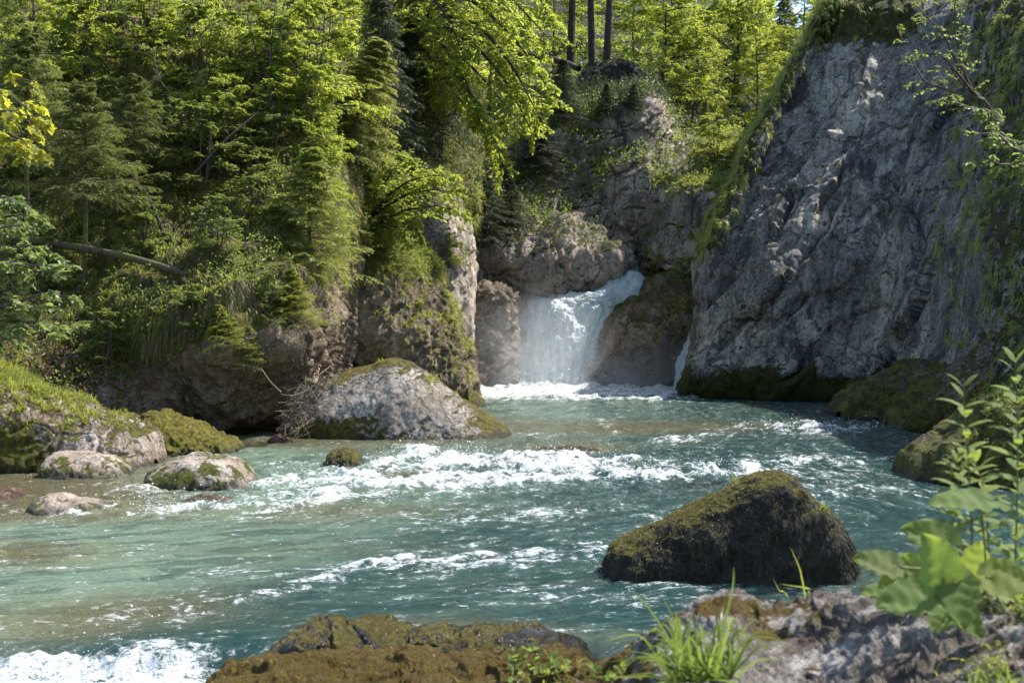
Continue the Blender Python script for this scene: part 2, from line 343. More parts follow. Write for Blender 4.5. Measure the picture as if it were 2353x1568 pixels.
def make_decid(name, h, cr, leafmat, barkmat, T=T_DIA, leaf=.09, limbs=16, sb=12, tw=7, lv=8, t0=.3, lean=(0,0), droop=.25, ang=1.25, rtrunk=None, stems=1):
    """deciduous tree: an Empty with trunk (limbs included) and crown"""
    root = empty(name); wb, lb = Buf(), Buf(); rt = rtrunk or h*.014
    for sn in range(stems):
        a = sn*2.4+RS.rand()*3; sp = .0 if stems == 1 else .35*cr
        top = np.array([lean[0]+sp*np.cos(a), lean[1]+sp*np.sin(a), h*(1-.1*sn/stems)])
        b0 = np.array([.05*np.cos(a)*(stems > 1), .05*np.sin(a)*(stems > 1), -.4])
        mid = (b0+top)/2+RS.normal(size=3)*h*.025
        P = poly([b0, b0*.7+mid*.3, mid, mid*.45+top*.55, top], 11)[None]
        wb.tubes(P, rt*np.linspace(1, .15, 11)[None]*np.ones((1, 1)), 8)
        A, LA = child(P, max(4, limbs//stems), t0, .97, ang, cr*1.0, droop*.5, 'radial', .22, .55, 7)
        wb.tubes(A, (LA*.018)[:, None]*np.linspace(1, .2, 7)[None]+.003, 5)
        B, LB = child(A, sb, .15, .98, .85, LA*.5, droop*.7, 'flat', .3, .6, 5)
        wb.tubes(B, (LB*.012)[:, None]*np.linspace(1, .3, 5)[None]+.002, 3)
        C, LC = child(B, tw, .15, 1., .8, LB*.42, droop, 'flat', .45, .5, 4)
        twig_leaves(lb, T, C, lv, leaf)
    wb.obj('trunk', barkmat, root, True); lb.obj('crown', leafmat, root); return root
def make_spruce(name, h, cr, leafmat, barkmat, whorls=22, per=6, t0=.08, bl=11, need=10, nsz=.055, droop=.35, nwid=None):
    root = empty(name); wb, lb = Buf(), Buf()
    P = poly([(0,0,-.4), (RS.normal()*.01*h, RS.normal()*.01*h, h*.5), (0,0,h)], 9)[None]
    wb.tubes(P, (.016*h)*np.linspace(1, .1, 9)[None], 7)
    A, LA = child(P, whorls*per, t0, .985, 1.45, cr, droop, 'radial', .2, .9, 7)
    # upturned tips
    s = np.linspace(0, 1, 7)[None, :]; A[..., 2] += LA[:, None]*.22*np.clip(s-.55, 0, 1)**1.3*2.2
    wb.tubes(A, (LA*.012)[:, None]*np.linspace(1, .2, 7)[None]+.002, 4)
    B, LB = child(A, bl, .18, 1., .85, LA*.40+.05, .28, 'flat', .2, .6, 4)
    wb.tubes(B, np.full((len(B), 4), .0025), 3)
    C, LC = child(B, 3, .2, .8, .7, LB*.5, .3, 'flat', .3, .4, 4)
    for Q, q in ((A, need*2), (B, need), (C, need-3)): twig_leaves(lb, T_NEED, Q, q, nsz, .35, .7, .15)
    wb.obj('trunk', barkmat, root, True); lb.obj('crown', leafmat, root); return root
def dup(root, loc, rz=0., sc=1., label=None, tilt=(0,0), mats=None, name=None):
    r = root.copy(); COL.objects.link(r)
    for ch in root.children:
        c = ch.copy(); COL.objects.link(c); c.parent = r
        if mats and ch.name.startswith('crown'):
            c.data = MESHVAR(ch.data, mats)
    r.location = loc; r.rotation_euler = (tilt[0], tilt[1], rz); r.scale = (sc,)*3
    if label: r['label'] = label
    return r
_mv = {}
def MESHVAR(me, mat):
    k = (me.name, mat.name)
    if k not in _mv:
        m2 = me.copy(); m2.materials.clear(); m2.materials.append(mat); _mv[k] = m2
    return _mv[k]
def scatter(G, N, dens, n):
    """random points on a grid surface, dens on grid (weights)"""
    a = np.linalg.norm(np.cross(G[1:, :-1]-G[:-1, :-1], G[:-1, 1:]-G[:-1, :-1]), axis=-1)
    # what the scene shows per area: a little denser where near
    w = (a*dens[:-1, :-1]).ravel(); w = w/w.sum()
    k = RS.choice(len(w), n, p=w); i, j = np.divmod(k, G.shape[1]-1)
    u, v = RS.rand(n, 1), RS.rand(n, 1)
    p = G[i, j]*(1-u)*(1-v)+G[i+1, j]*u*(1-v)+G[i, j+1]*(1-u)*v+G[i+1, j+1]*u*v
    return p, N[i, j]
def tufts(buf, p, n, nb, L, wid, droop=1., up=.8, spread=.5):
    m = len(p); q = m*nb; P = np.repeat(p, nb, 0)+RS.normal(size=(q, 3))*.035*np.repeat(L if np.ndim(L) else np.full(m, L), nb)[:, None]*2; Nn = np.repeat(n, nb, 0)
    d = nrm(Nn*.55+np.array([0,0,up])+spread*RS.normal(size=(q, 3)))
    LL = np.repeat(L, nb) if np.ndim(L) else np.full(q, L)
    LL = LL*RS.uniform(.45, 1.25, q)
    buf.blades(P, d, LL, wid, droop*RS.uniform(.5, 1.3, q), np.clip(np.repeat(RS.rand(m), nb)*.6+RS.rand(q)*.4, 0, 1), 4)
def herbs(buf, p, n, nl, R, leaf, T=T_DIA):
    """leafy sprigs: leaves in a small dome around each point"""
    m = len(p); q = m*nl
    off = RS.normal(size=(q, 3)); off = nrm(off)*RS.rand(q, 1)**.5
    Nn = np.repeat(n, nl, 0); h = nrm(Nn*.6+np.array([0,0,.8]))
    off = off*.8+h*.7
    RR = (np.repeat(R, nl) if np.ndim(R) else np.full(q, R))[:, None]
    P = np.repeat(p, nl, 0)+off*RR
    ax = nrm(off+np.array([0,0,-.3])+.5*RS.normal(size=(q, 3)))
    nn = nrm(np.array([0,0,1.])+.45*Nn+.4*RS.normal(size=(q, 3)))
    buf.leaves(T, P, ax, nn, leaf*RS.uniform(.6, 1.3, q), np.clip(np.repeat(RS.rand(m), nl)*.55+RS.rand(q)*.45, 0, 1))
def make_boughs(name, label, cat, trunk, limbs, leafmat, barkmat, T=T_DIA, leaf=.08, sb=12, tw=6, lv=8, rt=.09, sub=1.3, droop=.25, limbr=.02, flat=.85, group=None, twl=.42, ang=.85, leafd=.3):
    """tree whose trunk and limbs follow given points (px, py, depth)"""
    tp = [W(*p) for p in trunk]; base = tp[0]; root = tag(empty(name, tuple(base)), label, cat, group); wb, lb = Buf(), Buf()
    wb.tubes(poly(tp, 12)[None]-base, rt*np.linspace(1, .35, 12)[None], 8)
    A = np.stack([poly([W(*p) for p in l], 10) for l in limbs])-base
    A += np.cumsum(RS.normal(size=A.shape)*.02, 1)
    LA = np.linalg.norm(A[:, -1]-A[:, 0], axis=-1)
    wb.tubes(A, (LA*limbr*.6)[:, None]*np.linspace(1, .12, 10)[None]+.004, 6)
    B, LB = child(A, sb, .12, 1., ang, np.full(len(A), sub), droop*.8, 'flat', .35, .6, 6)
    wb.tubes(B, (LB*.01)[:, None]*np.linspace(1, .3, 6)[None]+.002, 4)
    C, LC = child(B, tw, .1, 1., .8, LB*twl, droop, 'flat', .4, .5, 4)
    wb.tubes(C, np.full((len(C), 4), .002), 3)
    twig_leaves(lb, T, C, lv, leaf, flat=flat, droopn=leafd); twig_leaves(lb, T, B, lv, leaf, flat=flat, droopn=leafd)
    wb.obj('trunk', barkmat, root, True); lb.obj('crown', leafmat, root); return root
def on(S, px, py):
    G = S[1].reshape(-1, 3); x, y = proj(G); d = (x-px)**2+(y-py)**2; k = np.where(d < max(d.min()*1.5, 64))[0]
    return G[k[np.argmin(G[k, 1])]]
# ================================================================== SETTING
# ---- left slope with the overhanging rock wall
cols = [-420, -150, 40, 170, 300, 420, 560, 700, 800, 950, 1090]
rows = [1040, 1000, 920, 860, 790, 700, 600, 450, 300, 150, 0, -200, -330]
YT = [
 [24, 24, 24, 25, 27, 29.3, 30, 32.5, 38, 45, 49],
 [24, 24, 24, 25, 27, 28.6, 29.6, 32, 38, 45, 49],
 [25, 25, 25, 25.8, 26.5, 27.6, 28, 29.7, 38, 45, 49],
 [26, 26, 26, 26.6, 26.6, 26.9, 27, 29, 38, 45, 49],
 [27, 27, 27, 27.2, 27, 26.4, 26.3, 28.2, 37, 45, 49],
 [28, 28, 28, 28, 27.6, 27, 27, 28.5, 36, 44, 49],
 [29.5, 29.5, 29.5, 29, 28.5, 28.3, 28.2, 29.5, 35, 43.5, 49],
 [31, 31, 31, 31, 30.5, 30, 30, 31, 36, 43, 48.5],
 [32.5, 32.5, 32.5, 32.5, 32, 31.5, 32, 33, 37.5, 43.5, 49],
 [34.5, 34.5, 34.5, 34.5, 33.5, 33.5, 34, 35, 39, 44.5, 50],
 [37, 37, 37, 37, 36, 36, 37, 38, 41.5, 46, 52],
 [43, 43, 43, 43, 42, 42, 43, 44, 46, 50, 56],
 [52, 52, 52, 52, 51, 51, 52, 53, 55, 58, 63]]
rl_x = [-400, 150, 250, 330, 420, 520, 600, 660, 720, 800, 860, 1100]; rl_y = [960, 960, 870, 830, 800, 770, 755, 700, 640, 540, 600, 560]
def moss_left(G, N, px, py):
    line = np.interp(px, rl_x, rl_y)
    return np.clip(.25+.9*sst(line+25, line-40, py)+.25*sst(.1, .8, N[..., 2])+.25*sst(.9, .2, G[..., 2]), 0, 1)*(1-.6*sst(0,1,(px-200)/100)*(py > line+60))
LEFT = relief('hillside', [[(cols[j]+(10 if False else 0), rows[i], YT[i][j]) for j in range(len(cols))] for i in range(len(rows))], 330, 420, M['brown'], .75, 2.4, 1., moss_left)
tag(LEFT[0], kind='structure')
# ---- buttress behind the white boulder
B2 = [[(640,960,41),(700,960,38.5),(780,960,37.3),(880,960,36.6),(980,960,36.8),(1060,950,37.2),(1088,950,38.6),(1080,945,43)],
      [(640,930,41),(700,930,38.5),(780,930,37),(880,930,36.4),(980,930,36.8),(1055,925,37.2),(1078,925,38.6),(1075,920,43)],
      [(650,850,41),(690,860,38.5),(770,860,37),(880,850,36.4),(980,850,36.4),(1045,850,37.2),(1066,850,38.6),(1060,850,43)],
      [(660,790,41),(700,800,37.8),(770,800,36.4),(870,790,36),(960,790,36.4),(1030,790,37.2),(1044,790,38.8),(1040,790,43)],
      [(680,720,40),(700,730,37.3),(760,730,36.2),(850,720,35.9),(930,720,36.5),(1000,725,37.4),(1026,728,38.8),(1020,730,43)],
      [(690,650,40),(720,660,37),(770,650,36),(840,640,36.1),(910,640,36.8),(970,650,37.8),(998,660,38.8),(990,665,43)],
      [(720,580,40),(760,590,37.5),(800,600,36.8),(850,600,37),(900,600,37.6),(945,600,38.2),(978,610,39),(970,620,43)],
      [(740,520,41),(780,540,39),(820,560,39),(860,565,39),(890,570,40),(930,575,40.5),(955,585,41.5),(950,600,43)]]
BUT = relief('cliff', B2, 230, 230, M['brown'], .42, 1.9, 5., lambda G, N, px, py: .12+.55*sst(.25, .8, N[..., 2])+.25*sst(40, 0, np.abs(px-1040))*sst(.1, .5, N[..., 2]), layer=.35, fine=1.5)
tag(BUT[0], kind='structure')
# ---- pale pillar behind the buttress
B3 = [[(930,920,44),(1000,920,42.6),(1050,915,42.8),(1085,910,45),(1080,900,49)], [(930,820,44),(1000,820,42.4),(1050,820,42.6),(1072,820,44.5),(1070,820,49)],
      [(930,720,44),(1000,720,42.2),(1050,720,42.4),(1078,720,44),(1070,720,49)], [(930,620,44),(1000,620,42.2),(1050,610,42.4),(1076,615,44),(1070,620,49)],
      [(920,520,44),(980,510,42.4),(1040,520,42.8),(1070,540,44.3),(1060,540,49)], [(900,430,45),(960,430,43.5),(1030,460,44),(1055,480,45.5),(1050,490,49)], [(900,370,48),(960,370,47),(1030,400,47),(1055,430,48),(1050,440,50)]]
PIL = relief('cliff', B3, 170, 100, M['back'], .35, 1.6, 9., lambda G, N, px, py: .12+.6*sst(.35, .8, N[..., 2]), layer=.3)
tag(PIL[0], kind='structure')
# ---- back wall of the gorge
BK = [[(1000,900,52),(1080,890,52),(1160,890,53),(1260,890,54.5),(1360,890,54.5),(1440,890,53),(1520,890,51),(1620,880,50),(1740,880,50)],
      [(1000,760,52),(1080,760,52),(1160,760,53),(1260,760,54.5),(1360,750,55),(1440,740,54),(1520,760,51),(1620,760,50),(1740,760,50)],
      [(1000,700,52),(1080,700,51.5),(1160,705,52),(1260,705,53),(1340,700,54),(1420,680,55),(1470,680,54),(1620,680,50),(1740,680,50)],
      [(1000,660,51),(1080,650,50.2),(1160,660,49.9),(1250,675,49.9),(1330,685,50.6),(1400,650,52),(1436,630,53.6),(1600,640,50.4),(1740,620,49)],
      [(1000,600,50.5),(1080,590,49.6),(1160,590,49.2),(1250,600,49.2),(1340,610,49.8),(1410,605,50.6),(1442,600,53.2),(1560,560,50.6),(1700,560,48.6)],
      [(1000,550,50.5),(1080,545,50.2),(1160,548,50),(1250,545,50),(1340,550,51),(1400,555,52),(1442,550,52.4),(1560,500,50.9),(1700,500,48.8)],
      [(1000,490,52),(1080,490,51.8),(1170,490,51.6),(1260,480,52),(1350,480,52.6),(1420,490,52.6),(1450,480,52),(1560,440,51.2),(1700,440,49.5)],
      [(1000,420,53.5),(1080,420,53),(1170,415,52.8),(1260,410,53),(1350,400,53),(1420,400,52.8),(1470,400,52.8),(1560,390,53.2),(1700,390,51.5)],
      [(1000,350,55),(1080,350,54.6),(1170,345,54.2),(1260,330,54),(1350,320,53.8),(1430,320,53.8),(1495,320,54.2),(1570,345,56),(1700,350,55)],
      [(1000,270,57.5),(1080,280,57),(1170,275,56.4),(1260,270,56),(1360,265,55.3),(1440,250,54.9),(1500,250,55.4),(1570,320,59),(1700,320,58)],
      [(1000,220,61),(1080,230,60.5),(1170,235,60),(1260,230,59.5),(1360,225,59),(1440,220,59),(1510,230,59),(1580,300,63),(1700,300,62)]]
CELLK['v'] = 1.
BACK = relief('cliff', BK, 330, 330, M['back'], .55, 2.6, 13., lambda G, N, px, py: .08+.6*sst(.3, .75, N[..., 2])+.3*sst(60, 0, np.abs(px-1370-(py-300)*.1))*sst(480, 380, py)+.35*sst(1250, 1100, px)*sst(520, 400, py), layer=.6, fine=1.6)
tag(BACK[0], kind='structure')
# ---- stubby block left of the fall
BB = [[(1010,930,47.6),(1060,925,46.6),(1120,925,46.6),(1180,920,47),(1206,915,48.6),(1200,905,51)], [(1010,880,47.6),(1060,880,46.8),(1120,880,46.6),(1172,880,47),(1194,880,48.6),(1190,880,51)],
      [(1010,800,47.8),(1060,800,47),(1120,800,46.9),(1160,800,47.3),(1184,800,48.6),(1180,800,51)], [(1010,740,48),(1060,740,47.3),(1120,740,47.1),(1160,735,47.4),(1176,735,48.6),(1170,735,51)],
      [(1010,690,48.2),(1060,690,47.5),(1120,688,47.3),(1165,688,47.6),(1188,692,48.7),(1180,690,51)], [(1010,668,48.6),(1060,664,48),(1120,666,47.9),(1160,670,48.2),(1176,676,49),(1170,680,51)],
      [(1010,665,51.6),(1060,660,51.6),(1120,662,51.6),(1160,666,51.6),(1172,672,51.6),(1168,678,51.8)]]
o = relief('rock_outcrop', BB, 150, 120, M['brown'], .42, 1.5, 21., None, layer=.5, fine=1.6)[0]
tag(o, 'blocky brownish rock shoulder standing in the mist directly left of the waterfall', 'rock')
# ---- tan rock right of the fall
BC = [[(1310,920,50),(1350,905,47.5),(1420,905,46.6),(1500,905,46.2),(1590,905,45.8),(1700,900,45)], [(1345,860,50),(1362,860,48),(1420,855,47),(1500,850,46.4),(1590,850,46),(1700,850,45)],
      [(1350,800,50.5),(1376,795,48.4),(1430,790,47.3),(1500,780,46.8),(1590,770,46.4),(1700,760,45.4)], [(1370,745,51),(1398,740,49),(1440,730,48),(1510,720,47.4),(1590,710,46.8),(1700,700,46)],
      [(1420,690,52),(1442,685,50.4),(1480,685,49),(1530,675,48),(1600,665,47.6),(1700,660,46.8)], [(1450,655,53),(1470,650,51.5),(1500,645,50),(1550,635,49),(1610,628,48.6),(1700,620,48)],
      [(1460,645,55),(1480,640,54),(1510,630,52),(1560,620,51),(1620,610,51),(1700,600,50)]]
OUT = relief('rock_outcrop', BC, 170, 190, M['brown'], .35, 1.7, 31., lambda G, N, px, py: .15+.5*sst(.3, .8, N[..., 2])+.3*sst(30, 0, np.abs(py-700-.1*(px-1500)))*sst(1480, 1540, px), layer=.8, fine=1.5)
tag(OUT[0], 'tan and dark wet rock with ledges between the waterfall and the big right cliff', 'rock')
# ---- grey slabs with grass ledges above
BS = [[(1560,640,49),(1620,630,48),(1700,620,47),(1800,600,46)], [(1470,560,51),(1600,540,49),(1690,520,48),(1800,500,47)], [(1500,480,51.3),(1600,480,49.3),(1690,470,48.3),(1800,450,47.3)],
      [(1500,430,51.7),(1600,440,49.5),(1690,440,48.6),(1800,420,47.6)], [(1505,400,53),(1590,412,51.5),(1680,420,49.5),(1800,400,48)], [(1530,385,54),(1600,390,52.6),(1690,395,51.4),(1800,380,50)],
      [(1560,372,55),(1620,350,53),(1690,362,51.8),(1800,350,51)], [(1580,365,58),(1630,340,56),(1700,350,55),(1800,340,55)]]
SLAB = relief('rock_outcrop', BS, 160, 160, M['cliff'], .4, 2.2, 41., lambda G, N, px, py: .02+.7*sst(.35, .75, N[..., 2]))
tag(SLAB[0], 'blue grey slab with sunlit grass ledges tucked behind the top of the right cliff', 'rock')
# ---- great right cliff
edge = [(970,1570,42),(925,1562,42),(880,1564,42.2),(840,1580,42.5),(780,1602,42.8),(700,1612,43),(600,1618,43.5),(500,1655,44),(400,1705,44.6),(300,1748,45.2),(200,1800,45.8),(100,1855,46.4),(0,1908,47),(-45,1930,48.5),(-60,1965,56)]
fr = [(.012, 9), (0, 0), (.035, -1.3), (.1, -2.2), (.18, -2.9), (.3, -3.6), (.42, -6), (.52, -10), (.62, -14.5), (.72, -18.5), (.84, -22), (1, -25.5)]
RC = []
CR = [[(1790,450),(1836,397),(1896,303),(1930,236),(1969,192),(2000,120)], [(1998,215),(2030,180),(2058,151)], [(2230,215),(2195,240),(2159,256),(2140,290)], [(1792,650),(1760,690),(1735,724),(1708,724),(1674,757),(1654,784)],
      [(1924,400),(1905,440),(1890,464)], [(1769,434),(1812,437),(1809,464),(1789,518)], [(1640,700),(1700,640),(1740,560)], [(2130,620),(2105,690),(2060,770),(2020,850)], [(1650,620),(1700,540),(1745,470)], [(1850,600),(1905,520),(1950,430)], [(2050,420),(2020,500),(1985,590)], [(1800,880),(1880,820),(1960,800),(2030,830)], [(1700,830),(1790,760),(1850,690)], [(2080,480),(2110,560),(2100,640)]]
def cracks(G, N):
    px, py = proj(G); wx = 14*fbm(G*1.6, 4); wy = 14*fbm(G*1.6+20, 4); d = np.full(px.shape, 1e9); sg = np.zeros(px.shape)
    for c in CR:
        for (x0, y0), (x1, y1) in zip(c[:-1], c[1:]):
            ux, uy = x1-x0, y1-y0; l = ux*ux+uy*uy; k = np.clip(((px+wx-x0)*ux+(py+wy-y0)*uy)/l, 0, 1); dx, dy = px+wx-x0-k*ux, py+wy-y0-k*uy
            e = np.hypot(dx, dy); m = e < d; d = np.where(m, e, d); sg = np.where(m, (ux*dy-uy*dx)/l**.5, sg)
    dep = -.20*np.exp(-(d/5.)**2)+.22*np.exp(-np.abs(sg)/26)*np.exp(-(d/40.)**2)*np.sign(sg)
    return G+N*dep[..., None]
for k, (py, ex, ey) in enumerate(edge):
    row = []
    for f, dy in fr:
        px = ex+(2750-ex)*f
        und = -0.0 if py < 850 else (py-850)*.012*(1 if f < .5 else .2)
        lean = max(0, 840-py)*.002*(1 if f > .02 else 0)
        cave = 1.1*math.exp(-((px-2010)/95)**2-((py-730)/110)**2)
        top = 3*(k >= 13)+6*(k >= 14)
        pp = min(py, 1400) if k else py
        row.append((px, py+(130*max(0, f-.4)/.6 if k < 3 else 0), ey+dy+und+lean*(1-.6*f)+cave+top))
    RC.append(row)
def moss_right(G, N, px, py):
    m = .05+.4*sst(.35, .75, N[..., 2])+.85*sst(1.3, .35, G[..., 2]+.5*perlin(G*.8))*sst(.2, .0, G[..., 2]-1.5)
    e = np.interp(py, [r[0] for r in edge][::-1], [r[1] for r in edge][::-1])
    m = m+.6*sst(28, 0, px-e)*sst(620, 560, py)+.45*sst(2200, 2290, px+(500-py)*.05)
    m = m+.8*sst(120, 60, py+.6*np.maximum(1900-px, 0)*0-.0*px)*sst(2140, 2060, px)
    return np.clip(m, 0, 1)
CELLK['v'] = .5
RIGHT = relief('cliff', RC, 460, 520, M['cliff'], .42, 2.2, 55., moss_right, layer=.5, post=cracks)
tag(RIGHT[0], kind='structure')
def moss_foot(G, N, px, py): return np.clip(.30+.5*fbm(G*1.2,3)+.5*sst(1.3, .2, G[..., 2])+.2*sst(.3, .9, N[..., 2])-.3*sst(2250, 2330, px), 0, 1)
FOOT1 = boulder('rock_outcrop', [(2040,1015),(2060,985),(2110,945),(2170,900),(2230,850),(2290,800),(2350,745),(2450,680),(2600,650)], 27.5, 1.6, 3, M['brown'], amp=.42, sc=1.1, seed=3, moss=moss_foot, nx=190, na=150)
tag(FOOT1[0], 'long brown rock foot sloping from the right cliff down to a point in the river', 'rock')
FOOT3 = boulder('rock_outcrop', [(1935,950),(1975,925),(2030,905),(2080,885),(2150,860),(2250,830),(2350,810)], 31.5, 1.2, 5, M['brown'], amp=.45, sc=1.0, seed=13, moss=lambda G,N,px,py: .6+.3*sst(.8,.1,G[...,2]), nx=150, na=120)
tag(FOOT3[0], 'mossy toe of the right cliff with a dark hollow, behind the small round mossy rock', 'rock')
FOOT2 = boulder('rock_outcrop', [(2100,1105),(2125,1070),(2170,1035),(2230,1000),(2290,950),(2340,930),(2450,900),(2600,860)], 18.5, 1.2, 3, M['brown'], amp=.3, sc=1.3, seed=8, moss=lambda G,N,px,py: np.full(px.shape, .72), nx=170, na=130)
tag(FOOT2[0], 'moss covered bank rock at the right edge behind the tall leafy stems', 'rock')
o = boulder('mossy_rock', [(1946,938),(1955,918),(1972,905),(1990,900),(2005,912),(2010,938)], 33.5, .4, .5, M['mossrock'], amp=.12, sc=.5, seed=2, nx=60, na=60, moss=lambda G,N,px,py: np.full(px.shape, .9))[0]
tag(o, 'small round rock capped in bright moss at the foot of the right cliff', 'rock')
# ---- hillside beyond the gorge
HB = [[(x, y+dyx, Y) for x, dyx in ((-300,0),(300,0),(800,0),(1200,0),(1450,0),(1600,40),(1720,90),(1800,140),(1900,100),(2200,0),(2700,-100))] for y, Y in ((420,60),(300,62),(220,66),(150,73),(80,82),(10,94),(-60,110))]
FAR = relief('hillside', HB, 120, 200, M['soil'], .9, 4, 71., lambda G, N, px, py: .45+0*px); tag(FAR[0], kind='structure')
# ---- river bed and ground sheet
def sheet(name, z, s, mat, n=40, amp=0.):
    x = np.linspace(-s, s, n); X, Y = np.meshgrid(x, x+20, indexing='ij'); G = np.stack([X, Y, z+0*X], -1)
    return tag(mesh_obj(name, G, [gridfaces(n, n)[:, ::1]], mat, None, {'moss': np.zeros(X.shape)}), kind='structure')
sheet('ground', -1.6, 400, M['soil'])
bx = np.linspace(-16, 14, 300); by = np.linspace(3, 56, 420); X, Y = np.meshgrid(bx, by, indexing='ij')
p = np.stack([X, Y, 0*X], -1); f1, f2, cv = worley(p*1.6+.3*perlin(p*2)[..., None])
pxg, pyg = proj(p)
Z = -.75+.28*fbm(p*.4, 3)+.22*cv*sst(.0, .2, f2-f1)+.45*sst(-3.5, -7.5, X)*sst(30, 18, Y)
mesh_obj('riverbed', np.stack([X, Y, Z], -1), [gridfaces(300, 420)], M['bed'], None, {'moss': .25+0*X})['kind'] = 'structure'
# ---- water
def blob(px, py, cx, cy, rx, ry, rot=0.):
    c, s = math.cos(rot), math.sin(rot); dx, dy = px-cx, py-cy
    return np.exp(-(((dx*c+dy*s)/rx)**2+((-dx*s+dy*c)/ry)**2))
def water():
    nr, nc = 820, 860
    pys = np.linspace(1900, 873, nr); Yr = baseY(pys); u = np.linspace(-.46, .5, nc)
    Yg = np.repeat(Yr[:, None], nc, 1); X = u[None]*Yg; G = np.stack([X, Yg, 0*X], -1)
    px, py = proj(G)
    ag = .28+2.0*np.exp(-((np.maximum(Yg, 8)-8)/7.5)**2); k = np.sqrt(1+ag**2)
    wig = .3*fbm(G*.45+4, 2)
    t = (X-ag*(Yg-13))/k+wig; s = (ag*X+(Yg-13))/k+wig*.5
    q = np.stack([s*.6, t*1.3, 0*s], -1)
    foam = 1.9*sst(928, 900, py+6*perlin(G*1.2))*sst(1040, 1110, px)*sst(1640, 1560, px)
    bl = [(1150,1078,330,20,.03,1.),(985,1048,75,16,.1,.8),(1290,1066,120,14,.05,1.0),(1450,1084,100,12,.1,.8),(1680,1090,110,11,.0,.62),(1180,1110,260,12,-.04,.6),(800,1110,130,24,.0,.85),(700,1150,180,18,-.05,.6),(1000,1120,170,20,0,.7),
          (430,1172,260,16,.03,.5),(330,1130,110,12,.1,.55),(1580,1010,90,10,-.1,.7),(1850,988,150,12,.02,.62),(1380,970,60,7,.6,.35),(1240,1002,70,5,0,.4),(1850,1060,180,22,.0,.42),(1950,1120,200,30,.05,.33),  # the far slanted patch paints sun sparkle as foam
          (1050,1300,330,20,-.06,.5),(1350,1265,160,14,-.1,.42),(700,1350,300,14,-.25,.42),(300,1420,300,14,-.1,.33),(150,1522,360,22,0,1.0),(380,1535,180,36,0,.5),(1500,1240,150,12,-.1,.3),(1340,1370,200,40,0,.2),
          (250,1500,330,14,0,.8),(1080,1190,300,18,-.05,.32),(1640,1200,220,30,0,.22),(580,1110,110,16,.0,.5),(160,1185,170,10,0,.4),(60,1080,90,8,0,.3)]
    for cx, cy, rx, ry, r, w in bl: foam = foam+w*blob(px, py, cx, cy, rx, ry, r)
    foam = foam*(.45+.95*sst(.32, .62, .5+fbm(np.stack([s*.9, t*2.2, 0*s], -1)+5, 4)))*1.05+.10
    foam = np.maximum(foam, 1.25*sst(928, 905, py+6*perlin(G*1.2))*sst(1040, 1110, px)*sst(1640, 1560, px))+.5*blob(px, py, 1385, 1318, 40, 16)+.3*blob(px, py, 1700, 1352, 260, 8)
    shal = 1.2*sst(560, 120, px)*sst(1230, 1160, py)+.8*blob(px, py, 40, 1275, 170, 30)+.7*blob(px, py, 180, 1430, 330, 45, -.12)+.8*blob(px, py, 1320, 1035, 110, 14)+.75*blob(px, py, 1500, 985, 280, 14)\
        +.7*blob(px, py, 700, 1010, 260, 26)+.6*blob(px, py, 1000, 990, 300, 30)+.5*blob(px, py, 960, 1095, 110, 8)+.5*blob(px, py, 1000, 1450, 300, 30)+.4*blob(px, py, 700, 1180, 300, 20)+.35*fbm(q*.5, 3)
    light = sst(1500, 300, px+.9*(py-1250))*sst(1480, 1330, py+.25*(px-300))*.9+.25*blob(px, py, 1350, 960, 350, 50)+.25*fbm(q*.8+7, 3)  # paints the sunlit left water paler than the shaded right
    wq = np.stack([s*.8, t*1.7, 0*s], -1); wq = wq+.25*np.stack([fbm(G*1.3, 3), fbm(G*1.3+40, 3), 0*s], -1)
    n1 = ridged(wq*1.0, 4); n2 = fbm(wq*2.6+9, 4, .6); n3 = ridged(wq*5.5+3, 3)
    rough = .45+np.clip(foam, 0, 1.2)
    z = .04*n1*rough*1.2+.045*n2*rough+.014*n3*rough
    z += .09*np.clip(foam-.3, 0, 1)*(.4+1.5*fbm(np.stack([s*1.5, t*3.2, 0*s], -1), 5, .58))
    z += .07*blob(px, py, 1300, 1052, 160, 14)+.10*blob(px, py, 1480, 1070, 90, 12)+.10*blob(px, py, 1660, 1080, 110, 10)+.08*blob(px, py, 960, 1040, 80, 12)+.08*blob(px, py, 1850, 980, 140, 10)
    z += .26*sst(905, 890, py)*sst(1040,1110,px)*sst(1640,1560,px)*(.4+1.2*fbm(G*1.8,4))
    lip = 9.75+.15*fbm(G*1.1+2, 2); drop = sst(lip, lip-.35, Yg)
    z -= .22*drop; z += .05*drop*ridged(G*np.array([1.6, 2.4, 1]), 4)
    foam = foam+.45*drop*sst(700, 500, px)
    G[..., 2] = z
    foam = np.clip(foam*(.8+.5*fbm(wq*.8+3, 4))+.3*sst(.3, .8, n1)*(.25+foam)+.12*n3, 0, 1.3)
    f = gridfaces(nr, nc)[:, ::-1]
    t_ = NT('river_water'); uvn = t_.n('UVMap').outputs[0]; P = t_.n('NewGeometry').outputs['Position']
    fo = t_.attr('foam'); sh = t_.attr('shallow'); li = t_.attr('light')
    st = t_.noise(t_.scale(uvn, (1.3, 3.4, 1)), 1., 6, .7, 1.4); st2 = t_.noise(t_.scale(uvn, (7, 12, 1)), 1., 5, .72, .8); ed = t_.noise(P, 5., 6, .75, 1.); fi = t_.noise(t_.scale(P, (24, 34, 24)), 1., 4, .75, .5)
    tot = t_.math('MULTIPLY', t_.math('SUBTRACT', st, .5), 1.7)
    tot = t_.math('ADD', tot, t_.math('MULTIPLY', t_.math('SUBTRACT', ed, .5), 1.7))
    tot = t_.math('ADD', tot, t_.math('MULTIPLY', t_.math('SUBTRACT', st2, .5), 1.5))
    tot = t_.math('ADD', tot, t_.math('MULTIPLY', t_.math('SUBTRACT', fi, .5), 1.3))
    tot = t_.math('ADD', tot, t_.math('MULTIPLY', fo, .62))
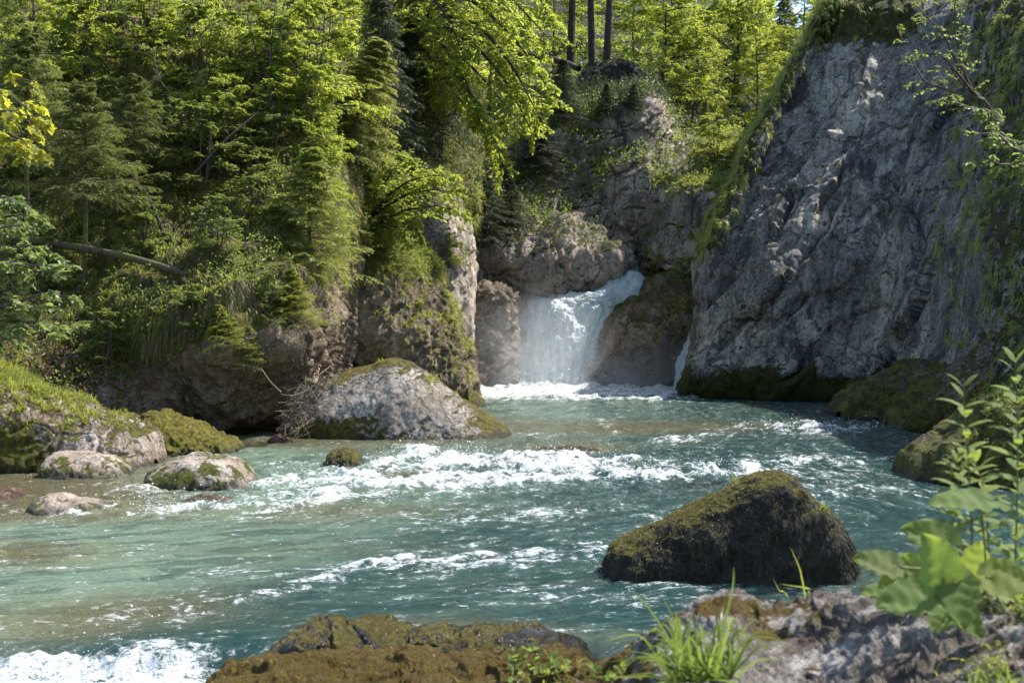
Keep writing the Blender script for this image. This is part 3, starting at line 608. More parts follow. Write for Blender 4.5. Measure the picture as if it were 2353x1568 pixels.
    ff = t_.math('MULTIPLY', t_.step(tot, .30, .92), .97)
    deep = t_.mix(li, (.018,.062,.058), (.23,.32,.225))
    deep = t_.mix(t_.math('MULTIPLY', t_.step(st, .45, .65), .4), deep, (.17,.27,.215))
    deep = t_.mix(t_.math('MULTIPLY', t_.step(t_.noise(t_.scale(uvn, (.5, 1.9, 1)), 1., 5, .6, 1.), .47, .58), .6), deep, (.022,.062,.052))
    deep = t_.mix(t_.math('MULTIPLY', sh, .8, clamp=True), deep, (.32,.26,.13))
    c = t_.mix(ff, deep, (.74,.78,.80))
    h = t_.math('ADD', t_.math('MULTIPLY', st, .55), t_.math('ADD', t_.math('MULTIPLY', st2, .45), t_.math('MULTIPLY', fi, .22)))
    b = t_.n('BsdfPrincipled', None, Base_Color=c, Roughness=t_.math('ADD', .07, t_.math('MULTIPLY', ff, .5)), Normal=t_.bump(h, .14, 1.)); b.inputs['IOR'].default_value = 1.33
    tr = t_.n('BsdfTransparent', None, Color=(.75,.88,.80))
    mx = t_.n('MixShader', None, Fac=t_.math('MULTIPLY', t_.math('SUBTRACT', 1., ff), t_.math('ADD', .12, t_.math('MULTIPLY', sh, .45)), clamp=True)); t_.set(mx.inputs[1], b); t_.set(mx.inputs[2], tr)
    t_.set(t_.out.inputs[0], mx)
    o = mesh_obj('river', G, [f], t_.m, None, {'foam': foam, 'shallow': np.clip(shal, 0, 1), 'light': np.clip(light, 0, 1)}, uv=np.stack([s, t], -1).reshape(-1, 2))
    return tag(o, kind='structure')
water()
# ---- waterfall
def fall_mat():
    t = NT('falling_water'); uvn = t.n('UVMap').outputs[0]; P = t.n('NewGeometry').outputs['Position']
    s1 = t.noise(t.scale(uvn, (22, 3.2, 1)), 1., 8, .75, .9); s2 = t.noise(t.scale(P, (1, 1, .55)), 2.6, 9, .78, 1.1); s3 = t.noise(P, 11., 5, .8, .6)
    v = t.math('ADD', t.math('MULTIPLY', s1, .40), t.math('ADD', t.math('MULTIPLY', s2, .38), t.math('MULTIPLY', s3, .22)))
    c = ramp(t, v, [(.38, (.08,.27,.33)), (.44, (.36,.66,.74)), (.49, (.82,.93,.96)), (.54, (.97,.99,.99))])
    b = t.n('BsdfPrincipled', None, Base_Color=c, Roughness=.5, Normal=t.bump(v, .22, 1.))
    tl = t.n('BsdfTranslucent', None, Color=(.7,.88,.92)); m1 = t.n('MixShader', None, Fac=.3); t.set(m1.inputs[1], b); t.set(m1.inputs[2], tl)
    al = t.step(t.math('ADD', t.attr('cover'), t.math('MULTIPLY', t.math('SUBTRACT', v, .5), 4.5)), .22, .48)
    mx = t.n('MixShader', None, Fac=al); t.set(mx.inputs[1], t.n('BsdfTransparent')); t.set(mx.inputs[2], m1); t.set(t.out.inputs[0], mx); return t.m
M['fall'] = fall_mat()
def fall(name, ctrl, nr, nc, parent, seed, thin=()):
    c = np.array(ctrl, float); Wd = np.stack([(c[..., 0]-CX)/F*c[..., 2], c[..., 2], CH+(HY-c[..., 1])/F*c[..., 2]], -1)
    G = crom(crom(Wd, nr, 0), nc, 1); N = gnormals(G); v, u = np.meshgrid(np.linspace(0, 1, nr), np.linspace(0, 1, nc), indexing='ij')
    p = G*np.array([1.4, 1.4, .55])+seed
    wv = u+.035*fbm(G*1.3+seed, 3)
    st = ridged(np.stack([wv*9, v*1.6, 0*u+seed], -1), 4); sf = ridged(np.stack([wv*26, v*3.5, 0*u+seed], -1), 3)
    G = G+N*(.24*fbm(p*1.1, 3)+.10*st+.07*sf+.10*fbm(G*3.2, 5, .65)*(.4+v)+.05*fbm(G*11, 3))[..., None]
    e = np.minimum(u, 1-u); px, py = proj(G)
    cov = .2+1.1*sst(0, .12, e)
    for cx, cy, rx, ry, w in thin: cov = cov-w*blob(px, py, cx, cy, rx, ry)
    f = gridfaces(nr, nc)
    if np.mean(np.sum(np.cross(np.gradient(G, axis=1), np.gradient(G, axis=0))*N, -1)) < 0: f = f[:, ::-1]
    return mesh_obj(name, G, [f], M['fall'], parent, {'cover': cov}, uv=np.stack([u, v], -1).reshape(-1, 2))
FT = [[(1428,606,53),(1434,604,52.6),(1440,604,52.4),(1446,606,52.4),(1452,610,52.6)], [(1392,652,51.2),(1412,645,50.4),(1436,640,50),(1458,642,50),(1480,652,50.3)],
      [(1318,688,50.4),(1362,676,49.6),(1400,674,49.2),(1436,680,49.1),(1468,672,49.4)], [(1196,694,50.4),(1255,686,49.6),(1312,690,49.1),(1375,702,48.9),(1438,706,49.3)],
      [(1178,712,50.2),(1225,703,49.3),(1280,710,48.8),(1348,732,48.6),(1412,742,49.2)], [(1172,770,49.7),(1220,765,48.8),(1272,770,48.3),(1332,785,48.2),(1390,795,48.8)],
      [(1178,830,49.2),(1225,830,48.4),(1272,832,47.9),(1327,838,47.9),(1376,845,48.4)], [(1184,898,48.8),(1228,905,47.9),(1272,908,47.4),(1320,906,47.4),(1370,900,48)]]
fall('waterfall', FT, 420, 300, None, 2., thin=[(1225,735,30,50,.12)])
tag(bpy.data.objects['waterfall'], 'broad foaming pale blue waterfall pouring through the rock gap into the pool', 'waterfall')
fall('waterfall', [[(1600,725,47),(1606,725,46.5),(1616,728,46.5)], [(1590,760,46.6),(1600,765,46),(1612,770,46)], [(1572,810,46),(1588,815,45.4),(1606,820,45.4)], [(1556,870,45.4),(1576,875,44.8),(1600,880,44.8)], [(1548,905,45),(1572,908,44.4),(1600,910,44.4)]], 120, 60, None, 8.)
tag(bpy.data.objects['waterfall.001'], 'narrow white side cascade just behind the lower edge of the right cliff', 'waterfall')
def spray():
    b = Buf(); n = 5200
    z = RS.exponential(.38, n); x = RS.uniform(-1.3, 6.4, n); y = 46.5+RS.rand(n)*2.2
    k = 1300; z[:k] = RS.uniform(.2, 3.2, k); x[:k] = np.where(RS.rand(k) < .5, .0-.25*RS.rand(k), 3.2+.5*RS.rand(k)-.1*z[:k]); y[:k] = 48.6+RS.rand(k)*.7
    P = np.stack([x, y, z*.8+.05], 1)
    b.leaves(T_DIA, P, RS.normal(size=(n, 3)), RS.normal(size=(n, 3)), RS.uniform(.02, .07, n), RS.rand(n))
    for cx, cy, rx, ry, m in ((1290, 1062, 130, 9, 700), (1000, 1052, 90, 10, 450), (1160, 1095, 260, 14, 500), (1450, 1080, 100, 9, 350), (1660, 1086, 100, 8, 250), (800, 1108, 120, 16, 300), (250, 1500, 300, 12, 500), (430, 1168, 200, 10, 250), (1850, 985, 130, 8, 250), (1385, 1310, 25, 8, 60)):
        qx, qy = cx+rx*RS.normal(size=m)*.7, cy+ry*RS.normal(size=m)*.8; Yq = baseY(qy); b.leaves(T_DIA, np.stack([(qx-CX)/F*Yq, Yq, .06+RS.exponential(.055, m)-.22*(Yq < 9.6)], 1), RS.normal(size=(m, 3)), RS.normal(size=(m, 3)), RS.uniform(.008, .028, m)*Yq/18, RS.rand(m))
    t = NT('spray_drop'); t.set(t.out.inputs[0], t.n('BsdfPrincipled', None, Base_Color=(.85,.9,.92), Roughness=.3))
    tag(b.obj('spray', t.m), kind='stuff')
spray()
def mist():
    t = NT('mist_air'); P = t.n('NewGeometry').outputs['Position']
    d = None
    for c, r, w in (((.5, 47.4, .4), (4.4, 2.7, 3.4), 1.), ((4.4, 45.9, -.2), (3.6, 2.0, 2.4), .9)):
        q = t.n('VectorMath', {'operation': 'DIVIDE'}, i0=t.n('VectorMath', {'operation': 'SUBTRACT'}, i0=P, i1=c).outputs[0], i1=r).outputs[0]
        l = t.n('VectorMath', {'operation': 'LENGTH'}, i0=q).outputs['Value']; e = t.math('MULTIPLY', t.step(l, 1., .0), w)
        d = e if d is None else t.math('MAXIMUM', d, e)
    n = t.step(t.noise(P, .9, 2, .6), .3, .7)
    t.set(t.out.inputs['Volume'], t.n('VolumePrincipled', None, Color=(.88,.94,1.), Density=t.math('MULTIPLY', t.math('MULTIPLY', d, t.math('ADD', .5, n)), .30), Anisotropy=.2))
    x, y, z = np.meshgrid([-4.1, 8.1], [43.8, 50.4], [-.9, 4.7], indexing='ij'); V = np.stack([x, y, z], -1).reshape(-1, 3)
    mesh_obj('mist', V, [np.array([[0,1,3,2],[4,6,7,5],[0,4,5,1],[2,3,7,6],[0,2,6,4],[1,5,7,3]])], t.m, smooth=False)['kind'] = 'stuff'
mist()
# ================================================================== ROCKS
def m_white(G, N, px, py):
    low = sst(.75, .1, G[..., 2]+.3*perlin(G*1.5))*.75; ridge = 1.1*sst(.72, .92, N[..., 2])+.55*blob(px, py, 880, 832, 90, 14); rt = .55*sst(1090, 1140, px)*sst(.2, .7, N[..., 2]-.2*0)
    e = .9*blob(px, py, 1140, 975, 90, 10, .72)
    return np.clip(.06+low*(.55+.45*sst(900, 700, px))+ridge+rt+e, 0, 1)
CELLK['v'] = .1
WB = boulder('boulder', [(636,1020),(650,990),(690,948),(720,915),(745,890),(780,864),(820,850),(860,840),(890,826),(915,824),(945,834),(975,852),(1005,876),(1040,904),(1080,932),(1120,958),(1160,985),(1200,1020)], 26.4, 1.5, 1.5, M['white'], amp=.10, sc=1.0, seed=4, nx=260, na=190, e1=1.0, e2=1.15, wp=.28, moss=m_white, ridge=-.3)
tag(WB[0], 'large pale wedge shaped boulder with orange mossy crest standing in the river', 'boulder')
def m_dark(G, N, px, py): return np.clip(.05+.95*sst(.58, .9, N[..., 2]+.25*fbm(G*2, 3))+.25*blob(px, py, 1830, 1170, 60, 60)+.35*sst(1500,1400,px)*sst(1320,1250,py), 0, 1)
DB = boulder('boulder', [(1382,1320),(1392,1278),(1412,1255),(1450,1238),(1500,1215),(1560,1185),(1620,1163),(1665,1140),(1700,1118),(1735,1100),(1775,1090),(1800,1094),(1825,1112),(1850,1140),(1875,1168),(1905,1188),(1930,1215),(1950,1245),(1964,1285),(1966,1320)], 11.75, .62, .7, M['mossrock'], amp=.085, sc=.55, seed=7, nx=260, na=200, e1=.85, e2=.7, moss=m_dark, ridge=.1)
tag(DB[0], 'big dark moss covered boulder with a pointed hump in the near water', 'boulder')
def msm(a): return lambda G, N, px, py: np.clip(a*1.45+.6*fbm(G*3.1, 3)+.28*sst(.75, .2, N[..., 2])*sst(.5, -.4, N[..., 0])-.15*sst(.8, .95, N[..., 2]), 0, 1)
small = [
 ([(106,1090),(112,1062),(130,1045),(160,1037),(200,1040),(245,1047),(275,1062),(292,1080),(302,1092)], 1104, .7, .8, 'small', .30, 'flat topped pale stone with moss on its left side beside the left bank', 'stone'),
 ([(336,1112),(345,1085),(370,1066),(400,1056),(440,1048),(490,1052),(530,1058),(552,1068),(565,1090),(590,1110)], 1130, .75, .9, 'small', .36, 'broad brown and white stone with a moss band, right of the flat topped stone', 'stone'),
 ([(62,1180),(80,1158),(110,1142),(140,1138),(165,1146),(200,1152),(235,1165),(265,1182)], 1190, .55, .6, 'small', .34, 'low wet white stone with green moss lumps in the shallow left water', 'stone'),
 ([(748,1064),(752,1046),(765,1037),(790,1033),(812,1036),(826,1048),(833,1068)], 1077, .4, .5, 'mossrock', .62, 'small cube like mossy rock alone in the middle of the river', 'rock'),
 ([(405,1158),(430,1146),(470,1140),(520,1146),(560,1156)], 1160, .4, .4, 'wetstone', .1, 'reddish wet stone barely above water below the broad mossy stone', 'stone'),
 ([(-30,1150),(0,1132),(25,1127),(50,1140),(62,1152)], 1152, .4, .5, 'wetstone', .1, 'red brown wet stone at the left edge of the picture', 'stone'),
 ([(1215,1048),(1250,1036),(1310,1030),(1370,1034),(1410,1046)], 1050, .8, .8, 'wetstone', .45, 'olive rock hump awash above the white rapid in midstream', 'rock'),
 ([(615,1018),(625,1004),(640,996),(655,1006),(668,1018)], 1019, .3, .3, 'wetstone', .1, 'small reddish stone at the left tip of the pale wedge boulder', 'stone'),
 ([(1050,930),(1066,905),(1078,890),(1092,905),(1112,925),(1118,932)], 935, .8, 1., 'mossrock', .7, 'moss covered rock toe below the brown buttress beside the white water', 'rock'),
 ([(900,1102),(930,1094),(975,1090),(1020,1096),(1040,1103)], 1103, .4, .5, 'wetstone', .2, 'brown stone washed over by the foam in the middle rapid', 'stone'),
 ([(480,1040),(510,1026),(560,1018),(600,1022),(625,1034)], 1032, .6, .6, 'wetstone', .55, 'low mossy stone shelf between the moss mound and the pale wedge boulder', 'rock'),
]
for i, (pr, by_, df, db, mt, mo, lab, cat) in enumerate(small):
    o = boulder('stone' if cat == 'stone' else 'rock', pr, baseY(by_), df, db, M[mt], zb=-.25, amp=.07, sc=.45, seed=20+i*3, nx=90, na=80, moss=msm(mo), e2=.6)[0]; tag(o, lab, cat)
CELLK['v'] = .9
NB = boulder('rock_outcrop', [(-420,800),(-200,840),(-60,870),(0,893),(60,920),(110,930),(150,945),(175,965),(215,965),(260,975),(300,990),(330,1000),(345,1030),(352,1055)], 20.3, 1.5, 4, M['bank'], amp=.2, sc=.8, seed=17, nx=260, na=190, e2=.5, moss=lambda G,N,px,py: np.clip(.22+.5*sst(.5,.9,N[...,2])+.6*sst(.9,.3,G[...,2]+.3*perlin(G*1.3))*sst(160,60,px)+.25*fbm(G*2,2), 0, 1))
tag(NB[0], 'weathered pale bank rock with grass on top at the left edge', 'rock')
MM = boulder('moss_mound', [(290,1000),(320,975),(355,962),(390,970),(420,985),(450,1000),(480,1014),(505,1026),(540,1034)], 23.0, 1.0, 2.4, M['mossy'], amp=.2, sc=.4, seed=27, nx=150, na=120, moss=lambda G,N,px,py: np.full(px.shape, .9))
tag(MM[0], 'bright yellow green moss mound running down to the water right of the bank rock', 'rock')
PB = boulder('rock', [(240,1015),(252,985),(275,975),(305,974),(328,985),(340,1005),(350,1030),(345,1045)], 22.3, .4, .6, M['small'], amp=.08, sc=.5, seed=33, nx=80, na=70, moss=msm(.15), e2=.6)
tag(PB[0], 'bare pinkish white rock block wedged between bank rock and moss mound', 'rock')
# ---- foreground ledge
CELLK['v'] = .9
def m_fore(G, N, px, py):
    return np.clip(.22+.5*blob(px, py, 1720, 1400, 160, 50)+.7*sst(1600, 1300, px)+.5*fbm(G*7, 4), 0, 1)
FC = []
for (sx, sy, Ys) in ((330,1690,4.3),(430,1575,4.3),(560,1503,4.3),(700,1488,4.3),(880,1487,4.3),(1010,1496,4.2),(1150,1494,4.1),(1280,1494,3.9),(1400,1488,3.7),(1480,1450,3.55),(1560,1400,3.5),(1650,1358,3.5),(1750,1366,3.5),(1840,1362,3.45),(1930,1338,3.4),(2040,1345,3.3),(2150,1368,3.2),(2300,1352,3.1),(2480,1340,3.),(2800,1330,3.)):
    s = W(sx, sy, Ys); X = s[0]
    FC.append([(X*.55, 1.2, s[2]-.42), (X*.72, 2.0, s[2]-.18), (X*.85, Ys-.85, s[2]-.07), (X*.95, Ys-.35, s[2]-.005), (X, Ys, s[2]), (X*1.03, Ys+.25, s[2]-.16), (X*1.05, Ys+.4, s[2]-.8), (X*1.08, Ys+.6, -.7)])
FC = np.array(FC).transpose(1, 0, 2)
FO = relief('foreground_rock', FC, 300, 620, M['fore'], .055, .2, 83., m_fore, world=True)
FO[0].name = 'rock_ledge'; tag(FO[0], 'rough mossy and white speckled rock ledge across the bottom foreground', 'rock')
DK = boulder('mossy_rock', [(1318,225),(1335,180),(1370,150),(1420,138),(1460,160),(1490,205),(1500,240)], 57.5, 1., 1.6, M['mossrock'], zb=W(0,250,58.5)[2], amp=.3, sc=1.2, seed=61, nx=90, na=80)
tag(DK[0], 'dark mossy crag in deep shade at the foot of the two black trunks', 'rock')
M['wetledge'] = rock_mat('wet_dark_ledge', [(.012,.014,.014), (.03,.028,.022), (.07,.06,.05), (.012,.014,.015)], bumpd=.05, scale=5, rough=.3, moss=(.16,.13,.014), moss2=(.08,.065,.012))
LE = boulder('rock_ledge', [(590,1550),(640,1500),(690,1472),(760,1452),(830,1448),(900,1458),(960,1466),(1010,1460),(1060,1470),(1120,1458),(1180,1466),(1230,1464),(1290,1488),(1330,1505),(1390,1550)], 8.9, .5, .7, M['wetledge'], zb=-.3, amp=.13, sc=.45, seed=44, nx=260, na=110, e2=.45, moss=lambda G,N,px,py: np.clip(.2+.5*sst(.6,.95,N[...,2])*(.35+.65*sst(1050,850,px))+.9*fbm(G*3.5,3)+.3,0,1))
tag(LE[0], 'dark wet ledge with olive moss that river water trickles over, behind the foreground rock', 'rock')
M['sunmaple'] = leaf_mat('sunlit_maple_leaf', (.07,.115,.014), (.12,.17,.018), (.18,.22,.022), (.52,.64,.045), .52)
M['grassr'] = leaf_mat('brightened_grass_blade', (.15,.17,.04), (.21,.27,.04), (.30,.36,.06), (.6,.7,.08), .42)  # brighter copy of the grass, its colour makes up for the cliff shade
M['bladeg'] = leaf_mat('broad_grass', (.05,.09,.015), (.08,.13,.018), (.14,.18,.03), (.30,.44,.04), .4)
# ================================================================== GROUND COVER
def cover(name, parts, mat):
    b = Buf()
    for fn in parts: fn(b)
    return tag(b.obj(name, mat), kind='stuff')
def mask(S, fn):
    px, py = proj(S[1]); return np.clip(fn(S[1], S[2], px, py), 0, None)+1e-9
vegline = lambda px, py, k=25: sst(0, -k*2, py-np.interp(px, rl_x, rl_y))
patch = lambda G, s=1., o=0.: .5+fbm(G*s+o, 3)
mL = mask(LEFT, lambda G, N, px, py: vegline(px, py)*sst(1140, 1090, px)*sst(-60, 10, px)*(.25+1.2*sst(.45, .65, patch(G, .9)))*(1-.9*blob(px, py, 160, 840, 130, 60))*(1-.8*blob(px, py, 40, 690, 60, 60))*(1-.9*blob(px, py, 350, 180, 25, 60))*(1-.9*blob(px, py, 950, 280, 40, 60)))
mLh = mask(LEFT, lambda G, N, px, py: vegline(px, py, 10)*sst(1140, 1090, px)*sst(-60, 10, px)*(.15+1.3*sst(.42, .6, patch(G, .8, 30.)))*(1-.8*blob(px, py, 160, 840, 130, 60)))
mLd = mask(LEFT, lambda G, N, px, py: sst(.6, .25, N[..., 2])*vegline(px, py+25, 15)*sst(300, 400, px)*sst(840, 780, px)*sst(330, 450, py)*(.3+sst(.45, .65, patch(G, 1.2, 7.))))
mB = mask(BUT, lambda G, N, px, py: sst(655, 610, py+25*fbm(G*1.5, 2)+.15*(900-px)*0)*sst(700, 790, px)+.25*sst(.55, .8, N[..., 2])+.5*blob(px, py, 800, 700, 14, 70)+.1*blob(px, py, 1040, 720, 14, 40))
mP = mask(PIL, lambda G, N, px, py: blob(px, py, 1050, 590, 22, 30)+.5*sst(500, 470, py)+.3*blob(px, py, 1060, 520, 20, 20))
edgex = lambda py: np.interp(py, [r[0] for r in edge][::-1], [r[1] for r in edge][::-1])
def fR(G, N, px, py):
    d = px-edgex(py)
    a = sst(34, 0, d+22*fbm(G*.9, 2))*sst(620, 540, py)*5.
    b = sst(150, 80, py+.35*np.abs(px-1990)+50*fbm(G*.7, 3))*sst(2170, 2080, px)*1.1
    c = 2.6*sst(2120, 2230, px-.1*(py-300)*0+110*fbm(G*.55, 3)-40*sst(500, 700, py))*sst(1000, 880, py)*.9
    e = .6*blob(px, py, 2135, 430, 40, 22)+.6*blob(px, py, 2150, 520, 26, 40)+.4*blob(px, py, 1985, 165, 12, 40)
    return a+b+c*(.15+sst(.42, .6, patch(G, 1.2)))+e
mR = mask(RIGHT, fR)
mS = mask(SLAB, lambda G, N, px, py: sst(.35, .65, N[..., 2])+.5*blob(px, py, 1590, 430, 60, 20)+.5*blob(px, py, 1650, 345, 50, 10))
mO = mask(OUT, lambda G, N, px, py: .8*sst(.45, .7, N[..., 2])*sst(1450, 1500, px)+.6*blob(px, py, 1560, 690, 50, 20))
mK = mask(BACK, lambda G, N, px, py: (.06+.9*sst(.4, .7, N[..., 2]))*sst(500, 430, py)*sst(.4, .6, patch(G, .8))*(1-.5*sst(1380, 1480, px))+.5*blob(px, py, 1372, 400, 16, 90)+0+.7*blob(px, py, 1150, 440, 110, 80)+.5*blob(px, py, 1250, 340, 120, 60))
mN = mask(NB, lambda G, N, px, py: sst(.35, .7, N[..., 2])*sst(1000, 940, py)*sst(240, 180, px))
mN2 = mask(NB, lambda G, N, px, py: sst(.6, .8, N[..., 2])*blob(px, py, 250, 965, 40, 25))
mF = mask(FAR, lambda G, N, px, py: 1+0*px)
m1 = mask(FOOT1, lambda G, N, px, py: sst(.3, .7, N[..., 2])*sst(2230, 2300, px))
m2 = mask(FOOT2, lambda G, N, px, py: sst(.2, .7, N[..., 2])*sst(2200, 2270, px))
mWB = mask(WB, lambda G, N, px, py: blob(px, py, 985, 880, 14, 12)+.45*blob(px, py, 880, 830, 12, 6)+.0)
mDB = mask(DB, lambda G, N, px, py: blob(px, py, 1692, 1118, 8, 8)+.2*blob(px, py, 1885, 1170, 8, 8))
mFO = mask(FO, lambda G, N, px, py: .4*blob(px, py, 2270, 1540, 60, 40)+.8*blob(px, py, 2330, 1370, 90, 30)+.15*blob(px, py, 1250, 1540, 60, 30))
def T(S, m, n, nb, L, wid, **k):
    def f(b):
        p, nn = scatter(S[1], S[2], m, n); tufts(b, p, nn, nb, RS.uniform(.6, 1.2, n)*L, wid, **k)
    return f
def H(S, m, n, nl, R, leaf, Tt=T_DIA):
    def f(b):
        p, nn = scatter(S[1], S[2], m, n); herbs(b, p, nn, nl, RS.uniform(.5, 1.3, n)*R, leaf, Tt)
    return f
mRim = mask(LEFT, lambda G, N, px, py: blob(px, py, 745, 550, 45, 70)+.8*blob(px, py, 690, 480, 60, 60)+.5*blob(px, py, 560, 120, 110, 60)+.4*blob(px, py, 330, 760, 90, 60))
cover('grass', [T(LEFT, mL, 5200, 16, .36, .016, droop=.9, up=.5), T(BUT, mB, 2300, 16, .34, .020, droop=.9, up=.6), T(PIL, mP, 130, 14, .34, .02), T(LEFT, mRim, 1300, 18, .30, .018, droop=1.0, up=.5),
                T(SLAB, mS, 1300, 14, .34, .03), T(OUT, mO, 260, 12, .25, .02), T(NB, mN, 1500, 18, .28, .012, droop=.6), T(NB, mN2, 90, 14, .18, .01, droop=.6),
                T(WB, mWB, 26, 14, .2, .012, droop=.6), T(DB, mDB, 7, 12, .13, .006, droop=.3)], M['grass'])
cover('grass', [T(RIGHT, mR, 7500, 15, .34, .018, droop=1.1, up=.4), T(FOOT1, m1, 300, 12, .25, .012), T(FOOT2, m2, 300, 14, .22, .010)], M['grassr'])
cover('grass', [T(LEFT, mLd, 2000, 18, .30, .012, droop=1.4, up=.1, spread=.4), T(BUT, mB, 260, 16, .4, .012, droop=1.6, up=.1), T(LEFT, mL, 900, 14, .3, .012, droop=1.3, up=.2)], M['drygrass'])
cover('undergrowth', [H(LEFT, mLh, 8500, 16, .22, .055), H(BUT, mB, 700, 16, .2, .05), H(NB, mN, 220, 12, .1, .03), H(BACK, mK, 2600, 15, .35, .075), H(SLAB, mS, 260, 12, .2, .06), H(RIGHT, mR, 2600, 16, .17, .04),
                      H(OUT, mO, 120, 12, .16, .05), H(PIL, mP, 60, 14, .2, .05), H(FOOT2, m2, 400, 12, .12, .03)], M['herb'])
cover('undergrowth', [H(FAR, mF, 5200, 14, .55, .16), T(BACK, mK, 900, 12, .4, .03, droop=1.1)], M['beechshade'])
mlit = mask(LEFT, lambda G, N, px, py: blob(px, py, 160, 840, 140, 70)+.7*blob(px, py, 40, 690, 70, 70)+.06)
def litter(b):
    p, n = scatter(LEFT[1], LEFT[2], mlit, 16000); b.leaves(T_OVAL, p+n*.03, RS.normal(size=p.shape), n+.5*RS.normal(size=p.shape), .085*RS.uniform(.6, 1.2, len(p)), RS.rand(len(p)))
cover('leaf_litter', [litter], M['litter'])
# ================================================================== TREES, SHRUBS
PR = {}
def first(kind):
    r = PR[kind]
    return r
PR['spruce'] = [make_spruce('young_spruce', 3., 1.25, M['sprucelit'], M['bark'], 20, 6, .05, 11, 8, .085), 3.]
PR['layered'] = [make_spruce('spruce_tree', 4., 1.55, M['spruce'], M['mossbark'], 13, 6, .42, 14, 12, .06, droop=.3), 4.]
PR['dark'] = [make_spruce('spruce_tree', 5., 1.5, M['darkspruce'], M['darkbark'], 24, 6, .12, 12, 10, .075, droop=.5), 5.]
PR['shrub'] = [make_decid('shrub', 1.6, .75, M['herb'], M['bark'], T_DIA, .042, 34, 9, 7, 8, .1, droop=.2, stems=5, rtrunk=.018), 1.75]
PR['litshrub'] = [make_decid('shrub', 1.8, .85, M['beech'], M['bark'], T_DIA, .048, 34, 9, 7, 8, .1, droop=.2, stems=4, rtrunk=.018), 1.95]
PR['beech'] = [make_decid('beech_tree', 8., 2.9, M['beech'], M['bark'], T_DIA, .115, 24, 13, 8, 8, .18, droop=.22), 8.3]
PR['beech2'] = [make_decid('beech_tree', 9., 3.4, M['beech'], M['darkbark'], T_DIA, .12, 26, 13, 8, 8, .34, droop=.3, lean=(.8, -.3)), 9.3]
PR['tall'] = [make_decid('beech_tree', 15., 4.2, M['beech'], M['darkbark'], T_DIA, .13, 24, 13, 8, 8, .5, droop=.3, rtrunk=.27), 15.]
used = set()
def put(kind, S, px, pb, pt, label, rz=None, tilt=(0,0), mats=None, group=None, Y=None, wide=1.):
    root, h0 = PR[kind]
    pos = W(px, pb, Y) if S is None else on(S, px, pb)
    sc = (pb-pt)/F*pos[1]/h0
    if kind in used: r = dup(root, tuple(pos), 0, sc, label, tilt, mats)
    else:
        used.add(kind); r = root; r.location = tuple(pos); r.scale = (sc,)*3; r['label'] = label
        r.rotation_euler = (*tilt, 0)
    r.rotation_euler.z = RS.rand()*6.28 if rz is None else rz
    r.scale = (sc*wide, sc*wide, sc)
    r['category'] = {'spruce': 'spruce', 'layered': 'spruce', 'dark': 'spruce', 'shrub': 'shrub', 'litshrub': 'shrub'}.get(kind, 'tree')
    if group: r['group'] = group
    return r
g1, g2, g3, g4 = 'spruces on the left slope', 'shrubs on the left slope', 'dark spruces on the gorge wall', 'trees in the sunlit wood beyond the gorge'
for a in [
 ('spruce', LEFT, 718, 590, 335, 'bright young spruce on the grassy rim just left of the young maple'),
 ('spruce', LEFT, 688, 735, 610, 'small lime green spruce hanging over the lip of the overhanging rock'),
 ('spruce', LEFT, 806, 330, 80, 'light green spruce directly left of the big overhanging beech'),
 ('spruce', LEFT, 520, 800, 700, 'tiny drooping spruce growing out over the middle of the overhang'),
 ('spruce', LEFT, 578, 830, 750, 'smallest spruce sprig, lowest on the overhanging rock'),
 ('spruce', BUT, 905, 600, 455, 'thin spruce on top of the brown buttress under the young maple')]:
    put(*a, group=g1, wide=1.35, tilt=(RS.normal()*.12, RS.normal()*.12+.12))
put('layered', LEFT, 192, 640, 175, 'tall olive spruce with a mossy trunk and flat layered branches', group=g1)
put('layered', LEFT, 60, 520, 60, 'olive spruce behind the yellow maple branch at the left edge', group=g1)
put('layered', LEFT, 310, 480, 160, 'olive spruce right of the tall mossy trunked one, partly dead below', group=g1)
for a in [
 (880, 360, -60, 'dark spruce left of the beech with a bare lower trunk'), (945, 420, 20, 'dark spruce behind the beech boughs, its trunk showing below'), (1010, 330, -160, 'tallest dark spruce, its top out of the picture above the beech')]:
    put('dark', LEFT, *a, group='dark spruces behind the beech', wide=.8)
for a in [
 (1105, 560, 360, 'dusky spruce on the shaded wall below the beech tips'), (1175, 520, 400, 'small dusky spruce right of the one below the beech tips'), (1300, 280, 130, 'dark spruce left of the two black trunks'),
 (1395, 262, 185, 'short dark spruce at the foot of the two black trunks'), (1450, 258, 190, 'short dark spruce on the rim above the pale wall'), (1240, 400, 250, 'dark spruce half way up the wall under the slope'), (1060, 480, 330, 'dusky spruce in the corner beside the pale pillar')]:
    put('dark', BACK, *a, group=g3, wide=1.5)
cover('undergrowth', [H(BACK, mask(BACK, lambda G, N, px, py: sst(310, 260, py+.15*(px-1200))*sst(1540, 1480, px)+.6*blob(px, py, 1130, 450, 90, 70)), 2600, 16, .4, .09)], M['darkspruce'])  # dark needle colour stands in for deep shade along the rim
